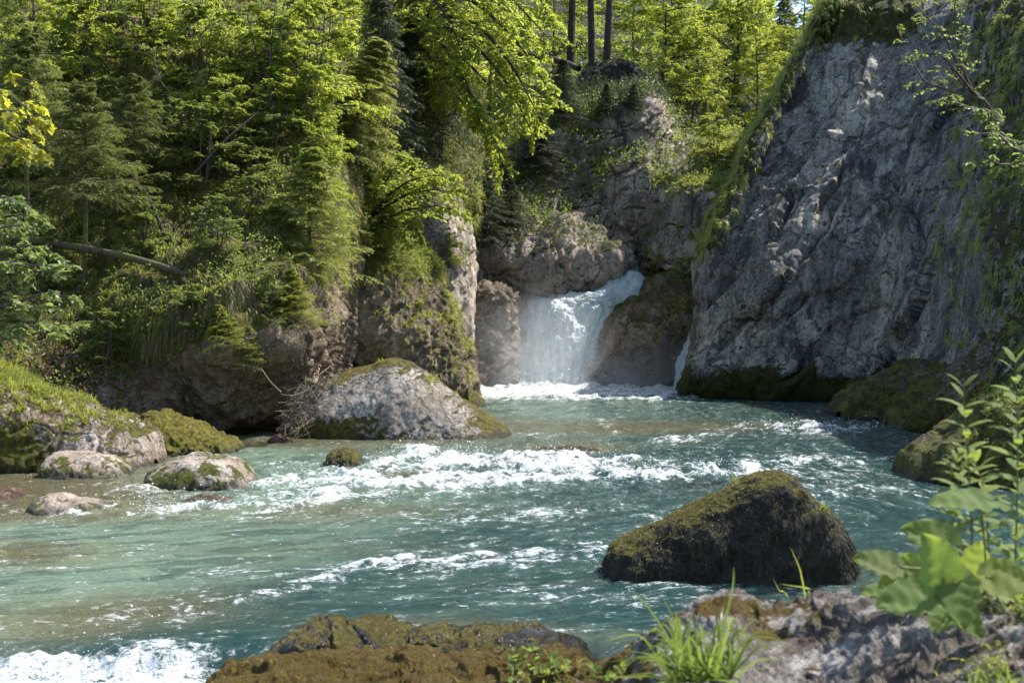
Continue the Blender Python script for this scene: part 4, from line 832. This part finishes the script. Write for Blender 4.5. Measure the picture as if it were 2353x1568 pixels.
for i, (px, pb, pt, lab) in enumerate([
 (455, 420, 230, 'leafy shrub in the middle of the left slope below the rock face'), (560, 400, 280, 'grey green shrub with small leaves right of the slope centre'), (600, 480, 340, 'rounded grey green shrub above the spruce saplings'),
 (500, 560, 440, 'shrub over hanging dry grass left of the rim spruce'), (390, 360, 220, 'shadowed shrub right of the narrow rock face'), (250, 330, 170, 'dark shrub left of the narrow rock face'),
 (120, 640, 540, 'low shrub in front of the fallen mossy log'), (60, 420, 300, 'shrub behind the yellow maple branch'), (330, 560, 440, 'shrub between the layered spruces and the slope centre'), (640, 330, 200, 'shrub below the bright airy shrubs'),
 (240, 820, 700, 'grassy shrub right of the brown leaf litter'), (430, 740, 640, 'shrub left of the overhang lip'), (620, 700, 600, 'shrub on the lip of the overhang under the rim spruce')]):
    put('shrub', LEFT, px, pb, pt, lab, group=g2, wide=1.25)
for i, (px, pb, pt, lab) in enumerate([
 (470, 190, -30, 'bright airy shrub near the top left of the slope'), (610, 230, -40, 'tall bright shrub with slanting stems, left one of the crest'), (700, 300, 90, 'bright shrub with slanting stems in front of the light green spruce'),
 (730, 200, -60, 'bright shrub crossing the top edge left of the light green spruce'), (530, 330, 170, 'sunlit shrub in the centre of the upper slope'), (350, 110, -60, 'sunlit shrub above the fallen brown log'),
 (200, 170, -40, 'green shrub in the upper left corner beside the brown log'), (740, 420, 290, 'sunlit shrub behind the rim spruce'), (780, 560, 470, 'small sunlit shrub on the rim above the buttress')]):
    put('litshrub', LEFT, px, pb, pt, lab, group='sunlit shrubs on the left slope', wide=1.15)
put('beech', LEFT, 70, 250, -160, 'dense shade-toned beech filling the top left corner', mats=M['beechshade'], wide=1.)
put('beech', LEFT, 230, 90, -260, 'shade-toned beech beside the top left corner, its trunk rising past the log', mats=M['beechshade'], wide=.9)
for i, (k, px, pb, pt, Y, lab) in enumerate([
 ('tall', 1362, 215, -420, 60, 'left of the two thick black trunks above the gorge wall'), ('tall', 1390, 218, -400, 59, 'right and more slanting of the two thick black trunks'),
 ('tall', 1310, 150, -470, 69, 'dark trunked beech behind the beech tips left of the two black trunks'),
 ('beech2', 1500, 300, -40, 60, 'spreading light green beech right of the two black trunks'), ('beech2', 1580, 330, 20, 62, 'light beech with a bare thin trunk above the pale wall'),
 ('beech', 1460, 210, -60, 72, 'beech further back between the black trunks and the spreading one'), ('beech', 1270, 170, -90, 70, 'yellow green beech behind the tips of the overhanging boughs'),
 ('beech', 1335, 180, -40, 76, 'small lit beech showing through left of the black trunks'), ('beech2', 1660, 330, -60, 68, 'broad yellow green beech above the grassy slabs'),
 ('beech', 1735, 345, 60, 62, 'bright beech behind the grassy slabs'), ('beech2', 1760, 230, -20, 82, 'hazy beech below the small gap of sky'), ('beech', 1700, 150, -110, 90, 'far beech left of the small gap of sky'),
 ('beech', 1850, 200, -60, 66, 'glowing yellow beech touching the right cliff edge'), ('beech2', 1900, 120, -160, 72, 'yellow green beech right of the small gap of sky'), ('beech', 1790, 330, 140, 58, 'glowing low beech against the right cliff edge'),
 ('beech', 1120, 150, -100, 66, 'beech behind the overhanging boughs'), ('beech2', 1020, 130, -160, 68, 'beech at the top behind the tallest dark spruce'), ('beech', 1640, 200, -60, 84, 'distant beech high above the slabs'), ('beech', 1540, 160, -110, 86, 'distant beech over the spreading one'),
 ('beech', 1400, 120, -160, 88, 'far beech behind the two black trunks')]):
    put(k, None, px, pb, pt, lab, Y=Y, group=g4)
for px, pb, pt, Y, lab in [(1565, 310, -20, 66, 'dark spruce behind the light beech with thin trunk'), (1800, 200, -20, 78, 'blue green spruce just under the gap of sky'), (1690, 260, 20, 74, 'spruce between the beeches above the slabs'), (1620, 345, 230, 57, 'low spruce on the rim left of the grassy slabs')]:
    put('dark', None, px, pb, pt, lab, Y=Y, group='spruces in the wood beyond the gorge', mats=M['spruce'])
for px, pb, pt, lab in [(1640, 350, 250, 'orange tipped bush leaning over the grassy slab'), (1740, 345, 250, 'bright bush where slab and right cliff meet')]:
    put('litshrub', SLAB, px, pb, pt, lab, group='bushes on the slabs', wide=1.3)
put('litshrub', OUT, 1560, 640, 585, 'tiny bright bush on top of the tan rock by the fall')
put('litshrub', PIL, 1040, 600, 535, 'tiny yellow bush on the ledge of the pale pillar')
# big beech, its boughs reaching right over the gorge
SH = lambda q: [(x, y, Y+4.5) for x, y, Y in q]
lm = [[(965,-60,40),(1060,-70,38),(1160,-20,37),(1262,85,36.5)], [(966,0,40),(1080,0,37.5),(1190,100,36.5),(1272,215,36)], [(966,60,40),(1050,80,37.5),(1150,180,36.5),(1215,310,36)],
      [(968,120,40),(1030,150,37.5),(1110,250,36.5),(1165,375,36)], [(965,40,40),(1010,80,37.5),(1080,200,36.5),(1120,320,36)], [(965,-20,40),(1100,-10,38.5),(1190,40,38),(1245,150,37.5)], [(966,90,40),(1060,130,39),(1160,240,38.2),(1205,290,38)],
      [(965,-100,40),(1100,-110,38),(1200,-60,37),(1270,30,36.5)], [(965,-60,40),(900,-70,37.5),(860,-30,36.5),(840,30,36)], [(965,0,40),(930,20,38),(890,80,37),(865,150,36.6)], [(966,60,40),(970,90,37.8),(990,150,36.8),(1010,230,36.5)],
      [(965,-30,40),(990,-10,37),(1030,50,36),(1060,120,35.5)], [(965,20,40),(1050,30,38.4),(1130,110,37.6),(1180,200,37)], [(965,-80,40),(1040,-90,37),(1110,-40,35.8),(1180,30,35.3)], [(967,100,40),(1000,150,38.6),(1050,230,38),(1090,290,37.6)],
      [(966,30,40),(1090,50,36.6),(1170,140,35.6),(1235,250,35.2)]]
make_boughs('beech_tree', 'big beech whose sunlit boughs droop out over the gorge left of the fall', 'tree', SH([(985,380,40),(980,250,40),(968,50,40),(965,-150,40)]), [SH(q) for q in lm], M['beech'], M['darkbark'], T_DIA, .11, 17, 9, 11, .1, 1.5, .16, leafd=.12, flat=.92)
make_boughs('maple_tree', 'young sunlit maple fanning out over the top of the brown buttress', 'tree', [(822,590,37),(830,530,36.8),(850,470,36.6),(870,420,36.5)],
   [[(825,560,36.9),(835,470,36.6),(845,400,36.3),(850,335,36)], [(828,540,36.9),(860,450,36.4),(900,390,36),(930,360,35.7)], [(830,530,36.8),(890,460,36.2),(950,420,35.8),(1000,400,35.4)], [(835,520,36.8),(900,470,36),(980,440,35.4),(1070,440,35)],
    [(835,530,36.8),(920,490,36),(1000,480,35.4),(1060,490,35)], [(825,560,36.9),(810,480,36.6),(805,420,36.3),(800,360,36)], [(832,520,36.8),(870,430,36.9),(900,360,36.8),(890,320,36.8)], [(840,500,36.6),(900,440,35.6),(960,400,35),(1040,395,34.6)], [(840,530,36.8),(880,520,36),(920,520,35.6),(960,530,35.3)]],
   M['sunmaple'], M['darkbark'], T_OVAL, .085, 16, 8, 8, .03, .8, .12, flat=.85)
make_boughs('maple_branch', 'glowing yellow maple spray at the left edge of the picture', 'tree', [(-160,420,16.5),(-120,300,16.4),(-80,200,16.2)],
   [[(-130,330,16.4),(-60,250,16),(20,210,15.6),(95,200,15.3)], [(-140,360,16.4),(-60,300,15.8),(20,290,15.4),(75,320,15.2)], [(-120,280,16.4),(-40,220,16),(30,215,15.8),(60,260,15.6)], [(-140,360,16.4),(-60,340,16),(10,330,15.6),(60,350,15.4)], [(-140,340,16.2),(-60,280,15.6),(10,250,15.2),(100,265,15)]],
   M['yellowleaf'], M['bark'], T_MAPLE, .10, 6, 3, 4, .03, .38, .25, flat=.75, leafd=.6)
for lab, base, tips, Y in [('pale green maple spray over the leaf litter at the left edge', (-150, 860), [(180,745),(150,715),(90,700),(130,770),(40,760),(60,710),(110,735)], 18),
                        ('pale green maple spray above the fallen mossy log at the left edge', (-150, 640), [(140,590),(110,560),(60,545),(90,620),(30,600),(135,625)], 18.5),
                        ('greyish maple spray between the two pale ones and the yellow one', (-150, 520), [(60,480),(90,510),(40,450),(20,520),(70,540)], 20)]:
    make_boughs('maple_branch', lab, 'tree', [(base[0], base[1], Y+.6), (base[0]+15, base[1]-60, Y+.5), (base[0]+30, base[1]-110, Y+.4)],
       [[(base[0]+10, base[1]-50, Y+.5), (x*.3-80, y+(base[1]-y)*.2-5, Y+.2), (x*.7-20, y-8, Y), (x, y, Y-.2-.1*i)] for i, (x, y) in enumerate(tips)], M['maple'], M['bark'], T_MAPLE, .10, 6, 3, 4, .022, .34, .2, flat=.8, leafd=.2, group='pale maple sprays at the left edge')
make_boughs('rowan_tree', 'slender sparse tree leaning left from the top right vegetation over grey rock', 'tree', [(2300,290,22),(2260,230,22),(2215,200,21.8),(2180,150,21.6)],
   [[(2250,225,22),(2200,170,21.5),(2150,120,21),(2090,110,20.6)], [(2215,200,21.8),(2190,120,21.4),(2170,60,21),(2120,10,20.8)], [(2230,210,21.8),(2200,130,21.5),(2190,60,21.2),(2200,0,21)], [(2260,230,22),(2180,210,21.5),(2120,180,21.2),(2070,60,21)], [(2280,260,22),(2220,240,21.5),(2180,230,21.2),(2150,215,21)]],
   M['herb'], M['bark'], T_DIA, .05, 8, 4, 6, .03, .38, .18)
make_boughs('shrub', 'pale leaved bush reaching in at the right edge below the slender tree', 'shrub', [(2420,420,13),(2410,380,13),(2400,340,13)],
   [[(2410,390,13),(2370,360,12.9),(2320,330,12.8),(2260,350,12.7)], [(2410,390,13),(2370,330,12.8),(2320,300,12.7),(2270,300,12.6)], [(2410,400,13),(2360,380,12.8),(2310,380,12.6),(2240,385,12.5)], [(2410,380,13),(2370,320,13),(2330,290,13),(2300,270,13)], [(2410,400,13),(2370,400,12.8),(2330,395,12.8),(2290,400,12.7)]],
   M['maple'], M['bark'], T_OVAL, .055, 7, 4, 6, .02, .22, .2)
# ================================================================== LOGS, DEAD WOOD
def stick(name, pts, r0, r1, mat, label, cat, k=14, sides=10, stubs=0, rough=.08):
    P = poly([W(*p) for p in pts], k); b = Buf(); R = np.linspace(r0, r1, k)*(1+rough*RS.normal(size=k))
    root = P[0].copy(); P = P-root; b.tubes(P[None], R[None], sides)
    if stubs:
        C, _ = child(P[None], stubs, .1, .95, 1.1, np.array([np.linalg.norm(P[-1])*.28]), .1, 'radial', .5, .4, 5); b.tubes(C, np.linspace(1, .3, 5)[None]*np.full((len(C), 1), max(r1*.45, .006)), 4)
        D, _ = child(C, 3, .3, .95, .8, np.full(len(C), .25*np.linalg.norm(P[-1])*.35), .1, 'radial', .6, .4, 4); b.tubes(D, np.full((len(D), 4), .005), 3)
    o = b.obj(name, mat, None, True); o.location = tuple(root); return tag(o, label, cat)
stick('fallen_log', [(40,545,28.2),(180,568,28),(300,592,27.6),(430,632,27.1)], .085, .06, M['mossbark'], 'thick fallen brown log with moss lying across the slope behind the mossy trunk', 'log', stubs=3)
stick('fallen_log', [(180,32,35),(280,45,34.6),(350,52,34.3)], .14, .11, M['log'], 'weathered brown log lying level near the top left', 'log')
stick('fallen_log', [(335,35,34),(380,70,33.8),(425,98,33.4)], .12, .08, M['mossbark'], 'mossy broken log slanting down to the right near the top left', 'log')
stick('fallen_log', [(1180,120,64),(1280,140,62),(1330,158,61)], .16, .12, M['darkbark'], 'dark thin log lying on the slope left of the black trunks', 'log')
stick('dead_branch', [(280,110,33),(320,105,32.8),(350,118,32.6),(372,190,32.4),(425,240,32.2)], .03, .012, M['deadwood'], 'bare forked branch hanging before the narrow rock face', 'branch', stubs=5)
stick('dead_branch', [(470,520,28.5),(520,540,28.2),(560,560,28),(600,545,27.8)], .02, .008, M['deadwood'], 'pale dead twigs in the middle of the slope', 'branch', stubs=7)
stick('dead_branch', [(420,640,27),(470,690,26.8),(480,750,26.6),(455,800,26.5)], .02, .007, M['deadwood'], 'grey dead twigs dangling over the left end of the overhang', 'branch', stubs=8)
stick('dead_branch', [(330,430,29),(370,520,28.7),(400,600,28.4)], .045, .03, M['darkbark'], 'thin dark stem leaning on the slope beside the layered spruces', 'branch', stubs=3)
stick('dead_branch', [(445,400,30),(510,330,30),(590,260,30.3)], .035, .015, M['bark'], 'slanting grey stem crossing the slope centre', 'branch', stubs=3)
stick('driftwood_log', [(688,872,28),(735,890,27.6),(800,920,27.2)], .09, .06, M['mossbark'], 'mossy driftwood trunk lodged behind the pale wedge boulder', 'log')
def drift():
    b = Buf(); n = 130; c = W(700, 930, 26.3)
    for i in range(n):
        y = RS.uniform(880, 1000); x = RS.uniform(640, 700)+(1000-y)*.36; L = RS.uniform(.15, .6); Yd = RS.uniform(25.9, 26.8)
        a = RS.normal(.85, .4) if RS.rand() < .75 else RS.uniform(-1, 2.5); d = np.array([-np.cos(a), RS.normal()*.35, -np.sin(a)])*L/2; p0 = W(x, y, Yd); j = RS.normal(size=3)*.05
        P = poly([p0-d, p0+j, p0+d], 6)-c; b.tubes(P[None], np.linspace(1, .4, 6)[None]*RS.uniform(.006, .017), 5)
    for e in ((600,845,645,900),(640,1005,720,960),(635,990,700,950),(630,960,690,920),(690,880,760,840),(645,905,700,900)):
        P = poly([W(e[0], e[1], 26), W((e[0]+e[2])/2, (e[1]+e[3])/2+6, 26), W(e[2], e[3], 26.2)], 6)-c; b.tubes(P[None], np.linspace(.5, 1, 6)[None]*.016, 5)
    o = b.obj('driftwood_pile', M['drift'], None, True); o.location = tuple(c); tag(o, 'tangled pile of bleached driftwood sticks heaped on the left end of the wedge boulder', 'driftwood')
drift()
# ================================================================== FOREGROUND PLANTS
def quadb(buf, pts, w, rnd, k=10):
    P = poly(pts, k); tn = nrm(np.gradient(P, axis=0)); sd = nrm(np.cross(tn, np.array([.15, 1., .25]))); ww = (w*np.clip(1.05-np.linspace(0, 1, k)**2.2, .04, 1)/2)[:, None]
    v = np.stack([P-sd*ww+np.array([0, .1, 0])*ww, P, P+sd*ww+np.array([0, .1, 0])*ww], 1); f = gridfaces(k, 3); buf.raw(v, [f], np.full(k*3, rnd))
def clump(name, label, px, py, Y, blades, mat, w=.0055):
    Y = on(FO, px, py)[1]; base = W(px, py, Y); root = tag(empty(name, tuple(base)), label, 'grass'); b = Buf()
    for (x0, xm, ym, x1, y1) in blades:
        dy = RS.uniform(-.12, .12); p0 = W(px+x0, py, Y)-base; pm = W(px+xm, py-ym, Y+dy)-base; p1 = W(px+x1, py-y1, Y+dy*1.6)-base
        quadb(b, [p0, (p0+pm)*.5+np.array([0, 0, .006]), pm, p1], w*RS.uniform(.7, 1.2), RS.rand())
    b.obj('blade', mat, root, True).data.name = 'blades'; return root
bl = [(-20,-120,170,-165,215),(-10,-60,140,-90,200),(25,72,210,76,265),(30,90,120,128,60),(30,75,150,95,40),(-30,-90,110,-140,120),(-20,-60,90,-120,100),(10,40,90,80,60),(-40,-110,60,-180,75),(0,-30,120,-70,165)]
for i in range(85):
    a = RS.normal(-.25, .7); L = RS.uniform(80, 210); x0 = RS.uniform(-70, 80); bl.append((x0, x0+math.sin(a)*L*.6, math.cos(a)*L*.75, x0+math.sin(a)*L*1.15, math.cos(a)*L*RS.uniform(.35, 1.)))
clump('grass_clump', 'bright green clump of broad bladed grass on the foreground ledge', 1610, 1565, 3.0, bl, M['bladeg'])
bl = []
for i in range(40):
    a = RS.normal(0, .8); L = RS.uniform(40, 110); x0 = RS.uniform(-50, 50); bl.append((x0, x0+math.sin(a)*L*.6, math.cos(a)*L*.75, x0+math.sin(a)*L*1.15, math.cos(a)*L*.9))
clump('grass_clump', 'thin grass tuft on white speckled rock at the bottom right', 2270, 1590, 2.7, bl, M['bladeg'], .003)
clump('grass_stalk', 'two bent grass stalks rising in front of the dark boulder', 1850, 1370, 3.4, [(0,-15,70,-35,115),(10,5,20,-60,30),(-40,-60,15,-75,45)], M['grass'], .006)
def stemplant(name, label, stems, leaf, mat, Tt=T_LANCE, pairs=12, cat='plant'):
    base = W(*stems[0][0]); root = tag(empty(name, tuple(base)), label, cat); wb, lb = Buf(), Buf()
    for st in stems:
        P = poly([W(*p) for p in st], 14)-base; wb.tubes(P[None], np.linspace(.0028, .0012, 14)[None], 5)
        for k in range(pairs):
            t = (.12+.88*k/(pairs-1))*12.9; i = int(t); p = P[i]*(1-t+i)+P[i+1]*(t-i); az = k*1.57+.3*RS.normal()
            for s in (0, math.pi):
                d = np.array([math.cos(az+s), math.sin(az+s)*.8, .35+.5*(k > pairs-3)])
                lb.leaves(Tt, p[None], d[None], np.array([[0, -.35, 1.]]), leaf*(1.05-.5*k/pairs)*RS.uniform(.85, 1.15), RS.rand(1))
    wb.obj('stem', M['stem'], root, True); lb.obj('foliage', mat, root, True); return root
M['mossgold'] = leaf_mat('golden_moss_tip', (.11,.05,.01), (.20,.15,.014), (.28,.27,.02), (.3,.26,.02), .25)
M['mossblade'] = leaf_mat('moss_tip', (.08,.07,.01), (.13,.12,.013), (.18,.165,.016), (.25,.25,.02), .25)
M['stem'] = leaf_mat('green_stem', (.10,.13,.03), (.13,.16,.04), (.16,.18,.05), (.3,.35,.05), .15)
M['bigleaf'] = leaf_mat('broad_leaf', (.07,.13,.02), (.10,.17,.025), (.15,.22,.03), (.34,.48,.04), .42, .75)
g = 'tall leafy stems at the right edge'
stemplant('leafy_plant', 'tall green stem with paired narrow leaves, left one near the right edge', [[(2235,1380,3.1),(2232,1200,3.1),(2222,1030,3.1),(2212,885,3.1)]], .088, M['bigleaf'], pairs=17)['group'] = g
stemplant('leafy_plant', 'tall leafy stem reaching highest at the very right edge', [[(2330,1380,3.),(2335,1200,3.),(2338,1000,3.),(2332,830,3.)]], .088, M['bigleaf'], pairs=20)['group'] = g
stemplant('leafy_plant', 'shorter leafy stems between the two tall ones', [[(2280,1390,3.2),(2270,1250,3.2),(2262,1130,3.2),(2240,1060,3.2)], [(2190,1390,3.15),(2180,1250,3.15),(2200,1140,3.15),(2200,1060,3.15)], [(2370,1390,3.15),(2365,1250,3.15),(2355,1140,3.15),(2348,1010,3.15)]], .08, M['bigleaf'], pairs=12)['group'] = g
def bigplant():
    base = W(2290, 1400, 2.7); root = tag(empty('broad_leaved_plant', tuple(base)), 'low plant with big lobed bright green leaves over the foreground rock', 'plant'); wb = Buf()
    for i, (x, y, Y, sz, ax, nz) in enumerate([(2150,1285,2.5,.098,(-.35,-.3,.75),(.1,-.9,.3)), (2075,1375,2.5,.092,(-.95,-.2,-.1),(0,-.65,.7)), (2205,1380,2.5,.088,(.0,-.35,-.5),(.1,-.85,.5)), (2010,1290,2.65,.075,(-.95,0,.25),(0,-.6,.8)), (2200,1150,2.6,.095,(-1,-.1,.05),(0,-.35,.9)),
                                             (2130,1230,2.75,.09,(-.8,.1,.3),(.1,-.7,.5)), (2260,1340,2.8,.085,(-.5,-.2,.2),(0,-.6,.8)), (2180,1330,2.8,.09,(-.6,0,.2),(0,-.5,.8)), (2330,1330,2.6,.09,(.6,-.2,0),(0,-.7,.7)),(2100,1300,2.7,.07,(-.6,-.2,.4),(.1,-.8,.3)),(2240,1290,2.7,.075,(.1,-.2,.8),(-.2,-.9,.2)),(2020,1360,2.7,.065,(-.9,-.1,.1),(0,-.5,.8)),(2230,1430,2.6,.06,(.3,-.3,-.4),(.1,-.8,.5)),(2160,1420,2.6,.06,(-.3,-.3,-.3),(-.1,-.7,.6)),(2050,1330,2.7,.06,(-.7,-.3,-.3),(.2,-.8,.4))]):
        p = W(x, y, Y)-base; q = W(2290+RS.uniform(-30, 30), 1410, 2.7)-base
        a = nrm(np.array([ax], float)); e = p-a[0]*sz*.45; wb.tubes(poly([q, (e+q)/2+np.array([0, 0, .03]), e], 8)[None], np.full((1, 8), .002), 5)
        lb = Buf(); lb.leaves(T_BIG, p[None]-a*sz*.45, a, np.array([nz], float), sz, np.array([RS.rand()])); lb.obj('leaf', M['bigleaf'], root, True)
    wb.obj('stalk', M['stem'], root, True)
def bigtpl():
    n = 19; m = 11; v = []
    for i in range(n):
        x = i/(n-1); wd = .56*math.sin(math.pi*min(1, x*.93+.07))**.55*(1+.10*math.cos(x*24))*(1-.42*x)
        if i in (0, n-1): wd = .03
        for j in range(m):
            s = (j/(m-1)-.5)*2; v.append((x-.30*abs(s)**1.6*(1-x), s*wd, .07*abs(s)**1.5-.12*x*x+.022*math.sin(26*(x-.35*abs(s)))*min(1,4*abs(s))+.02*math.sin(7*x+5*s)))
    return tpl(v, [gridfaces(n, m)])
T_BIG = bigtpl(); bigplant()
M['strand'] = leaf_mat('dark_moss_strand', (.012,.012,.007), (.022,.022,.010), (.04,.038,.014), (.03,.03,.01), .1, .95)
for S_, nm in ((DB, None),):
    mm = mask(S_, lambda G, N, px, py: sst(.75, .3, N[..., 2])*sst(.3, -.2, N[..., 1])); p, n = scatter(S_[1], S_[2], mm, 3000); b = Buf()
    d = nrm(n*.5+np.array([0,0,-.7])+.25*RS.normal(size=p.shape)); b.blades(p, d, RS.uniform(.03, .11, len(p)), .006, .5, RS.rand(len(p)), 3); b.obj('hanging_moss', M['strand'], S_[0])
    mm = mask(S_, lambda G, N, px, py: sst(.45, .8, N[..., 2])); p, n = scatter(S_[1], S_[2], mm, 9000); b = Buf()
    b.blades(p, nrm(n+.5*RS.normal(size=p.shape)), RS.uniform(.012, .03, len(p)), .006, .3, RS.rand(len(p)), 2); b.obj('moss_cushion', M['mossblade'], S_[0])
mm = mask(FO, lambda G, N, px, py: sst(.45, .6, m_fore(G, N, px, py)+.15*fbm(G*20, 2))*sst(1750, 1600, py)*sst(1.2, 1.8, G[..., 1])); p, n = scatter(FO[1], FO[2], mm, 60000); b = Buf()
b.blades(p, nrm(n+.6*RS.normal(size=p.shape)), RS.uniform(.006, .016, len(p)), .003, .3, np.clip(.5+.9*fbm(p*9, 2)+.2*RS.normal(size=len(p)), 0, 1), 2); b.obj('moss_cushion', M['mossgold'], FO[0])
b = Buf(); p, n = scatter(FO[1], FO[2], mFO, 420); tufts(b, p, n, 5, np.full(420, .06), .0035, droop=.7); tag(b.obj('grass', M['grass']), kind='stuff')
b = Buf(); mm = mask(FO, lambda G, N, px, py: .6*blob(px, py, 1230, 1540, 60, 18)+blob(px, py, 2330, 1400, 80, 30)+.2*blob(px, py, 1400, 1560, 60, 20)); p, n = scatter(FO[1], FO[2], mm, 110); herbs(b, p, n, 9, .02, .02, T_OVAL); tag(b.obj('undergrowth', M['bigleaf']), kind='stuff')
# ================================================================== LIGHT, SKY, CAMERA
SUN_EL, SUN_AZ = math.radians(54), math.radians(62)      # azimuth clockwise from +Y
w = bpy.data.worlds.new('World'); SC.world = w; w.use_nodes = True; nt = w.node_tree
sky = nt.nodes.new('ShaderNodeTexSky'); sky.sky_type = 'NISHITA'; sky.sun_disc = False; sky.sun_elevation = SUN_EL; sky.sun_rotation = SUN_AZ
nt.links.new(sky.outputs[0], nt.nodes['Background'].inputs[0]); nt.nodes['Background'].inputs[1].default_value = .15
from mathutils import Vector
sd = Vector((math.cos(SUN_EL)*math.sin(SUN_AZ), math.cos(SUN_EL)*math.cos(SUN_AZ), math.sin(SUN_EL)))
L = bpy.data.lights.new('sun', 'SUN'); L.energy = 5.; L.angle = math.radians(.5); L.color = (1., .95, .86)
lo = bpy.data.objects.new('sun', L); COL.objects.link(lo); lo.rotation_euler = sd.to_track_quat('Z', 'Y').to_euler()
cd = bpy.data.cameras.new('camera'); co = bpy.data.objects.new('camera', cd); COL.objects.link(co); SC.camera = co
co.location = (0, 0, CH); co.rotation_euler = (math.pi/2, 0, 0); cd.sensor_width = 36; cd.lens = F/2352*36; cd.shift_y = -(784-HY)/2352; cd.clip_end = 2000; cd.clip_start = .05
cd.dof.use_dof = True; cd.dof.focus_distance = 26; cd.dof.aperture_fstop = 9.
SC.view_settings.view_transform = 'Standard'; SC.view_settings.look = 'None'; SC.view_settings.gamma = 1; SC.view_settings.exposure = 1.02; cy = SC.cycles; cy.adaptive_threshold = .05
cy = SC.cycles; cy.use_denoising = True; cy.max_bounces = 6; cy.diffuse_bounces = 3; cy.glossy_bounces = 2; cy.transmission_bounces = 4; cy.transparent_max_bounces = 12; cy.volume_bounces = 1
cy.sample_clamp_indirect = 4; cy.sample_clamp_direct = 12; cy.caustics_reflective = False; cy.caustics_refractive = False
